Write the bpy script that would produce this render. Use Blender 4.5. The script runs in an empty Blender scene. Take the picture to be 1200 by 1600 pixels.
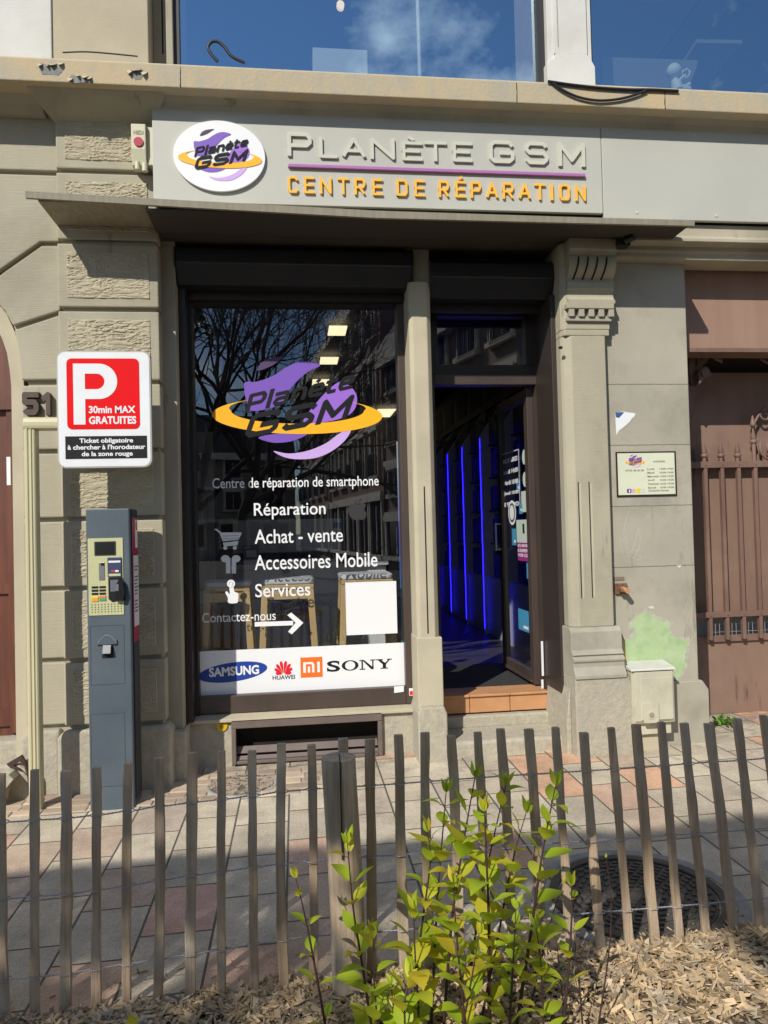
import bpy, bmesh, math, random
from math import sin, cos, pi, radians, sqrt, atan2
from mathutils import Vector, Matrix, noise
random.seed(7)
scn = bpy.context.scene
col = scn.collection

# ------------------------------------------------------------------ camera
YAW, PIT, ROL, FPX = radians(6.85), radians(1.26), radians(1.443), 1150.0
CF = Vector((sin(YAW)*cos(PIT), cos(YAW)*cos(PIT), sin(PIT)))
R0 = Vector((cos(YAW), -sin(YAW), 0)); U0 = R0.cross(CF)
CR = cos(ROL)*R0 - sin(ROL)*U0; CU = sin(ROL)*R0 + cos(ROL)*U0
CP = Vector((0, 0, 1.5))
cam_d = bpy.data.cameras.new('camera'); cam = bpy.data.objects.new('camera', cam_d); col.objects.link(cam)
cam_d.sensor_fit = 'VERTICAL'; cam_d.sensor_height = 24; cam_d.lens = 24*FPX/1600
cam_d.clip_start = .05; cam_d.clip_end = 3000
m = Matrix((CR, CU, -CF)).transposed().to_4x4(); m.translation = CP
cam.matrix_world = m
scn.camera = cam
# ------------------------------------------------------------------ world, sun, exposure
SUNDIR = Vector((.72, 1, -.95)).normalized()          # the way the light travels
EL = math.asin(-SUNDIR.z); AZ = atan2(-SUNDIR.x, -SUNDIR.y)   # towards the sun
w = bpy.data.worlds.new('World'); scn.world = w; w.use_nodes = True
nt = w.node_tree; nt.nodes.clear(); L = nt.links.new
out = nt.nodes.new('ShaderNodeOutputWorld'); bg = nt.nodes.new('ShaderNodeBackground'); L(bg.outputs[0], out.inputs[0])
sky = nt.nodes.new('ShaderNodeTexSky'); sky.sky_type = 'NISHITA'; sky.sun_disc = False
sky.sun_elevation = EL; sky.sun_rotation = AZ; sky.air_density = 1.0; sky.dust_density = 0; sky.ozone_density = 4.5
tc = nt.nodes.new('ShaderNodeTexCoord'); nz = nt.nodes.new('ShaderNodeTexNoise')
nz.inputs['Scale'].default_value = 2.9; nz.inputs['Detail'].default_value = 9; nz.inputs['Roughness'].default_value = .58
mp = nt.nodes.new('ShaderNodeMapping'); mp.inputs['Scale'].default_value = (1, 1, 1.5); mp.inputs['Location'].default_value = (.62, .1, .34)
L(tc.outputs['Generated'], mp.inputs[0]); L(mp.outputs[0], nz.inputs['Vector'])
rp = nt.nodes.new('ShaderNodeValToRGB'); rp.color_ramp.elements[0].position = .50; rp.color_ramp.elements[1].position = .68
L(nz.outputs['Fac'], rp.inputs[0])
mx = nt.nodes.new('ShaderNodeMixRGB'); L(rp.outputs[0], mx.inputs[0]); L(sky.outputs[0], mx.inputs[1]); mx.inputs[2].default_value = (11, 11.5, 12.2, 1)
L(mx.outputs[0], bg.inputs[0]); bg.inputs[1].default_value = .122
sd = bpy.data.lights.new('sun', 'SUN'); sd.energy = 5.0; sd.angle = radians(.5); sd.color = (1, .945, .85)
so = bpy.data.objects.new('sun', sd); col.objects.link(so); so.rotation_euler = SUNDIR.to_track_quat('-Z', 'Y').to_euler(); so.location = (-12, -16, 20)
scn.view_settings.view_transform = 'Standard'; scn.view_settings.look = 'None'; scn.view_settings.exposure = -0.12
scn.cycles.max_bounces = 8; scn.cycles.transparent_max_bounces = 16; scn.cycles.caustics_reflective = False; scn.cycles.caustics_refractive = False
scn.cycles.sample_clamp_indirect = 4

# ------------------------------------------------------------------ helpers
def F(px, py, y):
    """photo pixel -> (x, z) on the vertical plane at depth y"""
    r = CF + CR*(px-600)/FPX - CU*(py-800)/FPX
    p = CP + r*((y-CP.y)/r.y); return (p.x, p.z)
def X(px, py, y): return F(px, py, y)[0]
def Z(px, py, y): return F(px, py, y)[1]
def gz(x): return .015*(x+1.4)                         # the street climbs a little to the right
def S(r, g, b):
    f = lambda c: (c/255/12.92) if c <= 10 else ((c/255+.055)/1.055)**2.4
    return (f(r), f(g), f(b))
MATS = {}
def M(name, c, rough=.6, metal=0, c2=None, ns=5, lo=.35, hi=.65, st=(1,1,1), bump=0, bs=60, bst=(1,1,1), c3=None, ns3=.8, spec=.5, emit=0, isl=0, obj=False, dark=None, sub=0, bd=.004):
    """procedural material: base colour, noise towards c2, large stains towards c3, random per island, bump"""
    if name in MATS: return MATS[name]
    mt = bpy.data.materials.new(name); mt.use_nodes = True; t = mt.node_tree; N = t.nodes.new; K = t.links.new
    b = t.nodes['Principled BSDF']; b.inputs['Base Color'].default_value = (*c, 1); b.inputs['Roughness'].default_value = rough
    b.inputs['Metallic'].default_value = metal; b.inputs['Specular IOR Level'].default_value = spec
    if emit: b.inputs['Emission Color'].default_value = (*c, 1); b.inputs['Emission Strength'].default_value = emit
    if sub:
        pass
    geo = N('ShaderNodeNewGeometry')
    src = geo.outputs['Position']
    if obj: tcn = N('ShaderNodeTexCoord'); src = tcn.outputs['Object']
    def nz(scale, stretch, det=5, rough=.6):
        mpn = N('ShaderNodeMapping'); mpn.inputs['Scale'].default_value = stretch; K(src, mpn.inputs[0])
        n = N('ShaderNodeTexNoise'); n.inputs['Scale'].default_value = scale; n.inputs['Detail'].default_value = det; n.inputs['Roughness'].default_value = rough
        K(mpn.outputs[0], n.inputs['Vector']); return n.outputs['Fac']
    def ramp(s, a, z):
        r = N('ShaderNodeMapRange'); r.inputs[1].default_value = a; r.inputs[2].default_value = z; K(s, r.inputs[0]); return r.outputs[0]
    cur = None
    def mix(fac, colr, mode='MIX'):
        nonlocal cur
        mm = N('ShaderNodeMixRGB'); mm.blend_type = mode; K(fac, mm.inputs[0])
        if cur is None: mm.inputs[1].default_value = (*c, 1)
        else: K(cur, mm.inputs[1])
        mm.inputs[2].default_value = (*colr, 1); cur = mm.outputs[0]
    if c2: mix(ramp(nz(ns, st), lo, hi), c2)
    if c3: mix(ramp(nz(ns3, (1,1,1), 6, .65), .48, .72), c3)
    if dark: mix(ramp(nz(dark[0], dark[3] if len(dark) > 3 else (1,1,1), 8, .7), dark[1], dark[1]+.06), dark[2])
    if isl:
        hs = N('ShaderNodeHueSaturation'); mr = N('ShaderNodeMapRange'); mr.inputs[3].default_value = 1-isl; mr.inputs[4].default_value = 1+isl
        K(geo.outputs['Random Per Island'], mr.inputs[0]); K(mr.outputs[0], hs.inputs['Value'])
        if cur is None: hs.inputs['Color'].default_value = (*c, 1)
        else: K(cur, hs.inputs['Color'])
        cur = hs.outputs[0]
    if cur is not None: K(cur, b.inputs['Base Color'])
    if bump:
        bn = N('ShaderNodeBump'); bn.inputs['Strength'].default_value = bump; bn.inputs['Distance'].default_value = bd
        K(nz(bs, bst, 6, .65), bn.inputs['Height']); K(bn.outputs[0], b.inputs['Normal'])
    MATS[name] = mt; return mt
class MB:
    def __init__(s): s.v = []; s.f = []; s.m = []; s.mats = []; s.sm = []
    def mi(s, mat):
        if mat not in s.mats: s.mats.append(mat)
        return s.mats.index(mat)
    def add(s, vs, fs, mat, smooth=False):
        o = len(s.v); k = s.mi(mat); s.v += [tuple(q) for q in vs]
        for f in fs: s.f.append(tuple(i+o for i in f)); s.m.append(k); s.sm.append(smooth)
        return s
    def box(s, x0, x1, y0, y1, z0, z1, mat, rot=None, piv=None):
        vs = [Vector((x, y, z)) for x in (x0, x1) for y in (y0, y1) for z in (z0, z1)]
        if rot is not None:
            pv = Vector(piv) if piv else Vector(((x0+x1)/2, (y0+y1)/2, (z0+z1)/2)); vs = [rot @ (q-pv) + pv for q in vs]
        return s.add(vs, [(0,1,3,2),(4,6,7,5),(0,4,5,1),(2,3,7,6),(0,2,6,4),(1,5,7,3)], mat)
    def prism(s, poly, y0, y1, mat, axis='y', smooth=False):
        """polygon in (x,z) extruded y0..y1, or polygon in (y,z) extruded along x, or (x,y) along z"""
        n = len(poly)
        if axis == 'y': g = lambda p, t: (p[0], t, p[1])
        elif axis == 'x': g = lambda p, t: (t, p[0], p[1])
        else: g = lambda p, t: (p[0], p[1], t)
        a = sum(poly[i][0]*poly[(i+1) % n][1]-poly[(i+1) % n][0]*poly[i][1] for i in range(n))
        if a < 0: poly = poly[::-1]
        vs = [g(p, y0) for p in poly]+[g(p, y1) for p in poly]
        fr, bk = tuple(range(n)), tuple(range(2*n-1, n-1, -1))
        sd_ = [(i, i+n, (i+1) % n+n, (i+1) % n) for i in range(n)]
        if axis == 'x': fr = fr[::-1]; bk = bk[::-1]; sd_ = [q[::-1] for q in sd_]
        if axis == 'z': fr = fr[::-1]; bk = bk[::-1]; sd_ = [q[::-1] for q in sd_]
        s.add(vs, [fr, bk], mat); s.v = s.v; o = len(s.v)-2*n; k = s.mi(mat)
        for q in sd_: s.f.append(tuple(i+o for i in q)); s.m.append(k); s.sm.append(smooth)
        return s
    def tube(s, pts, r, mat, n=8, cap=True, ry=None):
        pts = [Vector(p) for p in pts]; rs = r if isinstance(r, (list, tuple)) else [r]*len(pts)
        vs = []; up = None
        for i, p in enumerate(pts):
            d = (pts[min(i+1, len(pts)-1)]-pts[max(i-1, 0)]).normalized()
            if up is None:
                up = d.cross(Vector((0, 0, 1))) if abs(d.z) < .9 else d.cross(Vector((0, 1, 0)))
            up = (up - d*up.dot(d)).normalized(); sd_ = d.cross(up)
            for k in range(n): vs.append(p + (up*cos(2*pi*k/n)+sd_*sin(2*pi*k/n))*rs[i])
        fs = [(i*n+k, i*n+(k+1) % n, (i+1)*n+(k+1) % n, (i+1)*n+k) for i in range(len(pts)-1) for k in range(n)]
        s.add(vs, fs, mat, True)
        if cap: s.add(vs[:n], [tuple(range(n-1, -1, -1))], mat); s.add(vs[-n:], [tuple(range(n))], mat)
        return s
    def ball(s, c, r, mat, n=14, sx=1, sy=1, sz=1):
        vs = []; fs = []; k = n//2
        for i in range(k+1):
            for j in range(n):
                a = pi*i/k; b = 2*pi*j/n; vs.append((c[0]+r*sx*sin(a)*cos(b), c[1]+r*sy*sin(a)*sin(b), c[2]+r*sz*cos(a)))
        for i in range(k):
            for j in range(n): fs.append((i*n+j, (i+1)*n+j, (i+1)*n+(j+1) % n, i*n+(j+1) % n))
        return s.add(vs, fs, mat, True)
    def disc(s, cx, cz, rx, rz, y0, y1, mat, n=40, rot=0):
        p = []
        for k in range(n):
            a = 2*pi*k/n; u, v = rx*cos(a), rz*sin(a); p.append((cx+u*cos(rot)-v*sin(rot), cz+u*sin(rot)+v*cos(rot)))
        return s.prism(p, y0, y1, mat)
    def build(s, name, parent=None, bevel=0, seg=2, loc=None, kind=None, label=None, cat=None, group=None, auto=False):
        me = bpy.data.meshes.new(name)
        off = Vector((0, 0, 0)); root = parent
        while root is not None and root.parent is not None: root = root.parent
        if root is not None: off = root.location.copy()
        elif loc is not None: off = Vector(loc)
        me.from_pydata([tuple(Vector(q)-off) for q in s.v], [], s.f); me.update()
        for mt in s.mats: me.materials.append(mt)
        me.polygons.foreach_set('material_index', s.m); me.polygons.foreach_set('use_smooth', s.sm)
        o = bpy.data.objects.new(name, me); col.objects.link(o)
        if parent is not None: o.parent = parent
        else: o.location = off
        if bevel:
            bv = o.modifiers.new('bevel', 'BEVEL'); bv.width = bevel; bv.segments = seg; bv.limit_method = 'ANGLE'; bv.angle_limit = radians(40)
        tag(o, label, cat, group, kind); return o
def tag(o, label=None, cat=None, group=None, kind=None):
    if label: o['label'] = label
    if cat: o['category'] = cat
    if group: o['group'] = group
    if kind: o['kind'] = kind
    return o
def thing(name, loc, label, cat, group=None):
    o = bpy.data.objects.new(name, None); col.objects.link(o); o.location = loc; o.empty_display_size = .1
    return tag(o, label, cat, group)
_tc = {}
def textmesh(s, off=0., sp=1., lines=1.):
    key = (s, off, sp)
    if key in _tc: return _tc[key]
    cu = bpy.data.curves.new('lettering', 'FONT'); cu.body = s; cu.offset = off; cu.extrude = .5; cu.resolution_u = 4; cu.space_character = sp
    ob = bpy.data.objects.new('lettering', cu); col.objects.link(ob)
    dg = bpy.context.evaluated_depsgraph_get(); me = bpy.data.meshes.new_from_object(ob.evaluated_get(dg))
    vs = [tuple(q.co) for q in me.vertices]; fs = [tuple(p.vertices) for p in me.polygons]
    bpy.data.objects.remove(ob); bpy.data.curves.remove(cu); bpy.data.meshes.remove(me)
    x0 = min(q[0] for q in vs); x1 = max(q[0] for q in vs); y0 = min(q[1] for q in vs); y1 = max(q[1] for q in vs)
    r = ([((q[0]-x0)/(x1-x0), (q[1]-y0)/(y1-y0), q[2]) for q in vs], fs); _tc[key] = r; return r
def text(mb, s, BL, BR, TL, y0, y1, mat, off=0., sp=1.):
    """lettering that fills the parallelogram BL,BR,TL (x,z) between depths y0 (front) and y1"""
    vs, fs = textmesh(s, off, sp)
    o = [(BL[0]+u*(BR[0]-BL[0])+v*(TL[0]-BL[0]), y0 if d > 0 else y1, BL[1]+u*(BR[1]-BL[1])+v*(TL[1]-BL[1])) for u, v, d in vs]
    mb.add(o, fs, mat); return mb
def textbox(mb, s, x0, x1, z0, z1, y0, y1, mat, off=0., sp=1.):
    return text(mb, s, (x0, z0), (x1, z0), (x0, z1), y0, y1, mat, off, sp)
_c = .16
GL = {'P': (1, [[(0,0),(0,1),(1-_c,1),(1,1-_c),(1,.44+_c),(1-_c,.44),(0,.44)]]), 'L': (1, [[(0,1),(0,0),(1,0)]]), 'A': (1, [[(0,0),(.5,1),(1,0)],[(.2,.33),(.8,.33)]]), 'N': (1, [[(0,0),(0,1),(1,0),(1,1)]]),
 'E': (1, [[(1,1),(0,1),(0,0),(1,0)],[(0,.5),(.85,.5)]]), 'T': (1, [[(0,1),(1,1)],[(.5,1),(.5,0)]]), 'G': (1, [[(1,.82),(1-_c,1),(_c,1),(0,1-_c),(0,_c),(_c,0),(1-_c,0),(1,_c),(1,.45),(.5,.45)]]),
 'S': (1, [[(1,.84),(1-_c,1),(_c,1),(0,1-_c),(0,.5+_c),(_c,.5),(1-_c,.5),(1,.5-_c),(1,_c),(1-_c,0),(_c,0),(0,.16)]]), 'M': (1, [[(0,0),(0,1),(.5,.22),(1,1),(1,0)]]), 'C': (1, [[(1,.8),(1-_c,1),(_c,1),(0,1-_c),(0,_c),(_c,0),(1-_c,0),(1,.2)]]),
 'R': (1, [[(0,0),(0,1),(1-_c,1),(1,1-_c),(1,.45+_c),(1-_c,.45),(0,.45)],[(.45,.45),(1,0)]]), 'D': (1, [[(0,0),(0,1),(1-_c,1),(1,1-_c),(1,_c),(1-_c,0),(0,0)]]), 'O': (1, [[(.5,1),(_c,1),(0,1-_c),(0,_c),(_c,0),(1-_c,0),(1,_c),(1,1-_c),(1-_c,1),(.5,1)]]), 'I': (.0, [[(0,0),(0,1)]]),
 'l': (.0, [[(0,0),(0,1)]]), 'a': (.8, [[(.05,.68),(1-_c,.68),(1,.68-_c),(1,0),(_c,0),(0,_c),(0,.36-_c),(_c,.36),(1,.36)]]), 'n': (.8, [[(0,0),(0,.68),(1-_c,.68),(1,.68-_c),(1,0)]]), 'e': (.8, [[(0,.33),(1,.33),(1,.68-_c),(1-_c,.68),(_c,.68),(0,.68-_c),(0,_c),(_c,0),(.95,0)]]), 't': (.45, [[(.1,.95),(.1,_c),(.1+_c,0),(1,0)],[(-.25,.68),(1,.68)]]),
 '5': (1, [[(1,1),(0,1),(0,.58),(1-_c,.58),(1,.58-_c),(1,_c),(1-_c,0),(_c,0),(0,_c)]]), '1': (.5, [[(0,.72),(.75,1),(.75,0)]])}
GL['È'] = (1, GL['E'][1]+[[(.3,1.38),(.6,1.2)]]); GL['É'] = (1, GL['E'][1]+[[(.4,1.2),(.7,1.42)]]); GL['è'] = (.8, GL['e'][1]+[[(.3,1.02),(.6,.86)]])
def strokes(mb, s, BL, BR, TL, y0, y1, mat, t=.18, aspect=1., gap=.22):
    """stroke lettering (flat ends, rounded joints) mapped onto the parallelogram BL,BR,TL; t is the stroke width in cap heights"""
    lay = []; x = 0
    for ch in s:
        if ch == ' ': x += .6*aspect; continue
        wch, pl_ = GL[ch]; wch *= aspect; lay.append((x+t/2, wch, pl_)); x += wch+t+gap
    tot = x-gap; st_ = 0
    fm = lambda u, v: (BL[0]+(u/tot)*(BR[0]-BL[0])+v*(TL[0]-BL[0]), BL[1]+(u/tot)*(BR[1]-BL[1])+v*(TL[1]-BL[1]))
    for x, wch, pl_ in lay:
        for p in pl_:
            q = [Vector((x+a*(wch or aspect), t/2+b*(1-t))) for a, b in p]
            for i in range(len(q)-1):
                d = (q[i+1]-q[i]).normalized(); n_ = Vector((-d.y, d.x))*t/2; e0 = d*(t/2 if i == 0 and False else 0); st_ += 1
                a, b = q[i], q[i+1]
                if i == 0 and abs(d.x) < 1e-6 and len(q) > 1: a = a-d*t/2
                if i == 0 and abs(d.y) < 1e-6: a = a-d*t/2
                if i == len(q)-2 and (abs(d.x) < 1e-6 or abs(d.y) < 1e-6): b = b+d*t/2
                mb.prism([fm(*(a+n_)), fm(*(b+n_)), fm(*(b-n_)), fm(*(a-n_))], y0-.00004*(st_ % 9), y1, mat)
                if i:
                    mb.prism([fm(q[i].x+t/2*cos(2*pi*k/12), q[i].y+t/2*sin(2*pi*k/12)) for k in range(12)], y0-.0004-.00003*(st_ % 5), y1, mat)
    return mb
def rrect(x0, x1, z0, z1, r, n=5):
    p = []
    for cx, cz, a in ((x1-r, z1-r, 0), (x0+r, z1-r, 90), (x0+r, z0+r, 180), (x1-r, z0+r, 270)):
        for k in range(n+1): t = radians(a+90*k/n); p.append((cx+r*cos(t), cz+r*sin(t)))
    return p
def smoothpoly(pts, n=4):
    """closed Catmull-Rom through the points"""
    o = []; k = len(pts)
    for i in range(k):
        p0, p1, p2, p3 = [Vector(pts[(i+j-1) % k]) for j in range(4)]
        for s_ in range(n):
            t = s_/n; q = .5*((2*p1)+(p2-p0)*t+(2*p0-5*p1+4*p2-p3)*t*t+(3*p1-p0-3*p2+p3)*t**3); o.append((q.x, q.y))
    return o

# ------------------------------------------------------------------ materials
stone = M('painted stone', (.45,.41,.305), .85, c2=(.385,.355,.265), ns=2.2, st=(1,1,.5), c3=(.31,.28,.205), ns3=1.5, bump=.6, bs=42, bst=(.22,1,4.2), bd=.004, dark=(3.4, .62, (.27,.24,.175), (2.6,1,.3)))
stone_rough = M('vermiculated stone', (.47,.42,.30), .9, c2=(.40,.355,.255), ns=9, bump=.4, bs=160)
stone_grey = M('grey rendered stone', (.425,.395,.31), .9, c2=(.365,.34,.275), ns=1.6, c3=(.29,.27,.215), ns3=2.3, bump=.35, bs=90, bd=.003, dark=(3.0, .63, (.25,.23,.18), (2.4,1,.35)))
stone_pale = M('pale painted stone', (.53,.475,.34), .8, c2=(.45,.405,.295), ns=3, bump=.3, bs=70)
stone_cream = M('weathered cream coping', (.50,.41,.26), .85, c2=(.42,.38,.29), ns=7, st=(1.6,1,.5), c3=(.55,.42,.24), ns3=3, bump=.7, bs=45, dark=(14, .66, (.24,.2,.15), (1,1,.4)))
granite = M('rough granite', (.47,.43,.335), .95, c2=(.38,.35,.275), ns=26, c3=(.38,.355,.295), ns3=2.5, bump=.8, bs=42, bd=.009)
white_paint = M('white masonry paint', (.66,.66,.62), .8, c2=(.58,.57,.52), ns=3, bump=.35, bs=60, bst=(.5,1,2))
beige_paint = M('beige masonry paint', (.48,.42,.30), .85, c2=(.43,.375,.27), ns=4, bump=.35, bs=60, bst=(.4,1,2))
cement = M('bare cement', (.30,.30,.29), .95, c2=(.22,.22,.21), ns=30, bump=.6, bs=120)
black_alu = M('black brown aluminium', (.022,.018,.016), .38, c2=(.032,.025,.022), ns=8, st=(1,1,.2))  # also the shaded tone of window and door frame members
lit_alu = M('brown aluminium', (.075,.055,.046), .42, c2=(.058,.042,.036), ns=6, st=(1,1,.3), bump=.08, bs=90)  # sunlit tone of the same frames, put into the colour
box_alu = M('dark shutter box metal', (.018,.019,.022), .30, c2=(.026,.025,.026), ns=3)
sign_grey = M('sign panel grey', (.50,.50,.44), .5, c2=(.47,.47,.415), ns=2)
sign_pale = M('pale letter acrylic', (.60,.60,.50), .3)
sign_yellow = M('yellow letter', (.92,.50,.06), .45)
sign_mauve = M('mauve strip', (.42,.17,.42), .4)
zinc = M('painted metal flashing', (.33,.30,.22), .7, c2=(.26,.235,.18), ns=12, st=(3,1,.3), bump=.2, bs=60)
white_vinyl = M('white vinyl', (.83,.84,.86), .45)
grey_vinyl = M('grey vinyl', (.035,.033,.034), .5)
black_vinyl = M('black vinyl', (.010,.010,.012), .5, spec=.3)
ink = M('dark print', (.016,.016,.018), .6, spec=.2)
purple = M('purple vinyl', (.20,.095,.50), .45)
purple_dk = M('dark purple vinyl', (.085,.045,.13), .45)
purple_md = M('violet vinyl', (.33,.15,.66), .45)
lilac = M('lilac vinyl', (.60,.40,.80), .45)
orange = M('orange yellow vinyl', (.95,.47,.012), .45)
red = M('sign red', (.80,.004,.008), .6, c2=(.74,.004,.008), ns=3, spec=.15)
white_en = M('white enamel', (.80,.82,.84), .5, c2=(.74,.76,.77), ns=3)
samsung_blue = M('deep blue print', (.012,.055,.33), .45)
huawei_red = M('red print', (.75,.012,.03), .45)
mi_orange = M('orange print', (.95,.17,.015), .45)
cream_alu = M('cream powder coated aluminium', (.56,.52,.33), .42, c2=(.50,.46,.29), ns=2, st=(1,1,.3), bump=.05, bs=100)
meter_grey = M('blue grey meter paint', (.085,.112,.135), .5, c2=(.07,.095,.116), ns=4, c3=(.10,.125,.145), ns3=3, bump=.08, bs=150, dark=(20, .70, (.26,.27,.27)))
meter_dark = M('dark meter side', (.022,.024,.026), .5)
meter_panel = M('pale yellow steel panel', (.55,.55,.30), .4, c2=(.50,.50,.28), ns=4)
dark_glass = M('dark screen', (.012,.014,.016), .12)
navy = M('navy plastic', (.045,.055,.12), .4)
grey_metal = M('grey metal', (.35,.35,.35), .35, .8)
rust = M('rusty iron', (.24,.12,.06), .85, c2=(.12,.06,.04), ns=30, bump=.5, bs=90)
iron_brown = M('brown painted iron', (.20,.122,.092), .6, c2=(.15,.09,.07), ns=5, st=(1,1,.35), c3=(.25,.165,.13), ns3=2, bump=.3, bs=70, dark=(5, .71, (.10,.065,.05), (1.5,1,.6)))
iron_sheet = M('brown sheet iron', (.25,.158,.115), .65, c2=(.20,.125,.095), ns=2.6, st=(1.5,1,.35), c3=(.28,.185,.14), ns3=2, bump=.25, bs=60, dark=(3.2, .60, (.13,.085,.068), (2,1,.35)))
door_red = M('red brown varnished wood', (.16,.055,.03), .45, c2=(.10,.035,.022), ns=4, st=(6,6,.5), bump=.25, bs=40, bst=(5,5,.4))
orange_tile = M('terracotta tile', (.58,.30,.14), .6, c2=(.50,.25,.115), ns=9, bump=.2, bs=60, dark=(16, .72, (.36,.19,.1)))
gbox_mat = M('cream meter cabinet plastic', (.56,.54,.42), .6, c2=(.48,.455,.345), ns=5, st=(1,1,.5), c3=(.40,.37,.28), ns3=4, bump=.15, bs=80)
cable = M('black cable', (.018,.018,.02), .5)
pine = M('pale pine wood', (.62,.44,.22), .5, c2=(.54,.37,.18), ns=8, st=(8,8,.6), obj=False)
cushion = M('light grey fabric', (.62,.62,.64), .9, bump=.3, bs=300)
int_white = M('white interior panel', (.78,.80,.82), .5, c2=(.72,.74,.76), ns=2)
int_grey = M('grey counter front', (.50,.52,.535), .5)
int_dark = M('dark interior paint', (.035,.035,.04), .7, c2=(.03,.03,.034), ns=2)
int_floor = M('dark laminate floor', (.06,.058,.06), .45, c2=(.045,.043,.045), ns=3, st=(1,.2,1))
stock = M('dark packaged stock', (.03,.03,.035), .5, c2=(.09,.06,.08), ns=16, lo=.5, hi=.56, isl=.4)
mat_black = M('black door mat', (.03,.03,.032), .95, bump=.5, bs=300)
led = M('blue led strip', (.035,.02,1.0), .5, emit=55)
ceil_lamp = M('lit ceiling panel', (1.0,.84,.52), .5, emit=1.6)
slat_wood = M('weathered chestnut', (.50,.37,.245), .85, c2=(.33,.235,.15), ns=6, st=(9,9,.6), c3=(.52,.43,.33), ns3=3, bump=.8, bs=24, bst=(9,9,.35), bd=.006, dark=(5, .66, (.13,.085,.055), (7,7,.5)))
post_wood = M('grey weathered post', (.50,.38,.26), .9, c2=(.30,.225,.155), ns=5, st=(9,9,.5), c3=(.52,.45,.36), ns3=2.5, bump=1, bs=20, bst=(7,7,.5))
crack_shade = M('dark crack', (.02,.016,.012), 1)  # also paints the shade in grooves, flutes and the vent opening
wire = M('galvanised wire', (.34,.34,.36), .5, .4)
chipm = M('wood chips', (.48,.35,.20), .9, c2=(.36,.26,.15), ns=30, c3=(.37,.32,.25), ns3=14, isl=.5, bump=.3, bs=120)
soil = M('dark soil under the chips', (.12,.085,.05), 1, c2=(.2,.14,.085), ns=40, bump=1, bs=60, bd=.02)
iron_cast = M('dark cast iron', (.055,.05,.046), .6, .3, c2=(.085,.075,.066), ns=12, c3=(.11,.10,.09), ns3=5, bump=.3, bs=90)
mint = M('mint plaster', (.70,.88,.82), .6)
skyglass_frame = M('dark window frame', (.03,.028,.03), .5)
def glass_mat(name, ior, tint=(1,1,1), coat=(1,1,1)):
    mt = bpy.data.materials.new(name); mt.use_nodes = True; t = mt.node_tree; t.nodes.clear(); N = t.nodes.new; K = t.links.new
    o = N('ShaderNodeOutputMaterial'); ms = N('ShaderNodeMixShader'); tr = N('ShaderNodeBsdfTransparent'); gl = N('ShaderNodeBsdfGlossy'); fr = N('ShaderNodeFresnel')
    ge = N('ShaderNodeNewGeometry'); mr = N('ShaderNodeMapRange'); mr.inputs[3].default_value = ior; mr.inputs[4].default_value = 1/ior      # same reflectance from both sides of the thin pane
    K(ge.outputs['Backfacing'], mr.inputs[0]); K(mr.outputs[0], fr.inputs[0])
    gl.inputs['Roughness'].default_value = 0.0; gl.inputs[0].default_value = (*coat, 1); tr.inputs[0].default_value = (*tint, 1)
    K(fr.outputs[0], ms.inputs[0]); K(tr.outputs[0], ms.inputs[1]); K(gl.outputs[0], ms.inputs[2]); K(ms.outputs[0], o.inputs[0]); MATS[name] = mt; return mt
glass = glass_mat('shop window glass', 2.25, (.86,.88,.88))
glass_sky = glass_mat('coated upper glass', 8, (1,1,1), (.66,.87,1))
def leaf_mat():
    mt = bpy.data.materials.new('spring dogwood leaf'); mt.use_nodes = True; t = mt.node_tree; N = t.nodes.new; K = t.links.new
    b = t.nodes['Principled BSDF']; g = N('ShaderNodeNewGeometry'); r = N('ShaderNodeValToRGB'); e = r.color_ramp
    e.elements[0].color = (.36,.49,.03,1); e.elements[1].color = (.56,.64,.06,1); q = e.elements.new(.5); q.color = (.47,.58,.04,1); q = e.elements.new(.97); q.color = (.68,.54,.05,1)
    K(g.outputs['Random Per Island'], r.inputs[0]); K(r.outputs[0], b.inputs['Base Color']); b.inputs['Roughness'].default_value = .45
    o = t.nodes['Material Output']; tl = N('ShaderNodeBsdfTranslucent'); ms = N('ShaderNodeMixShader'); ms.inputs[0].default_value = .45
    K(r.outputs[0], tl.inputs[0]); K(b.outputs[0], ms.inputs[1]); K(tl.outputs[0], ms.inputs[2]); K(ms.outputs[0], o.inputs[0]); return mt
leafm = leaf_mat()
stemm = M('dark red stem', (.055,.022,.022), .5, c2=(.035,.018,.016), ns=20)
barkm = M('grey bark', (.09,.075,.06), .95, c2=(.06,.05,.04), ns=8, bump=.6, bs=30)

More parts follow.
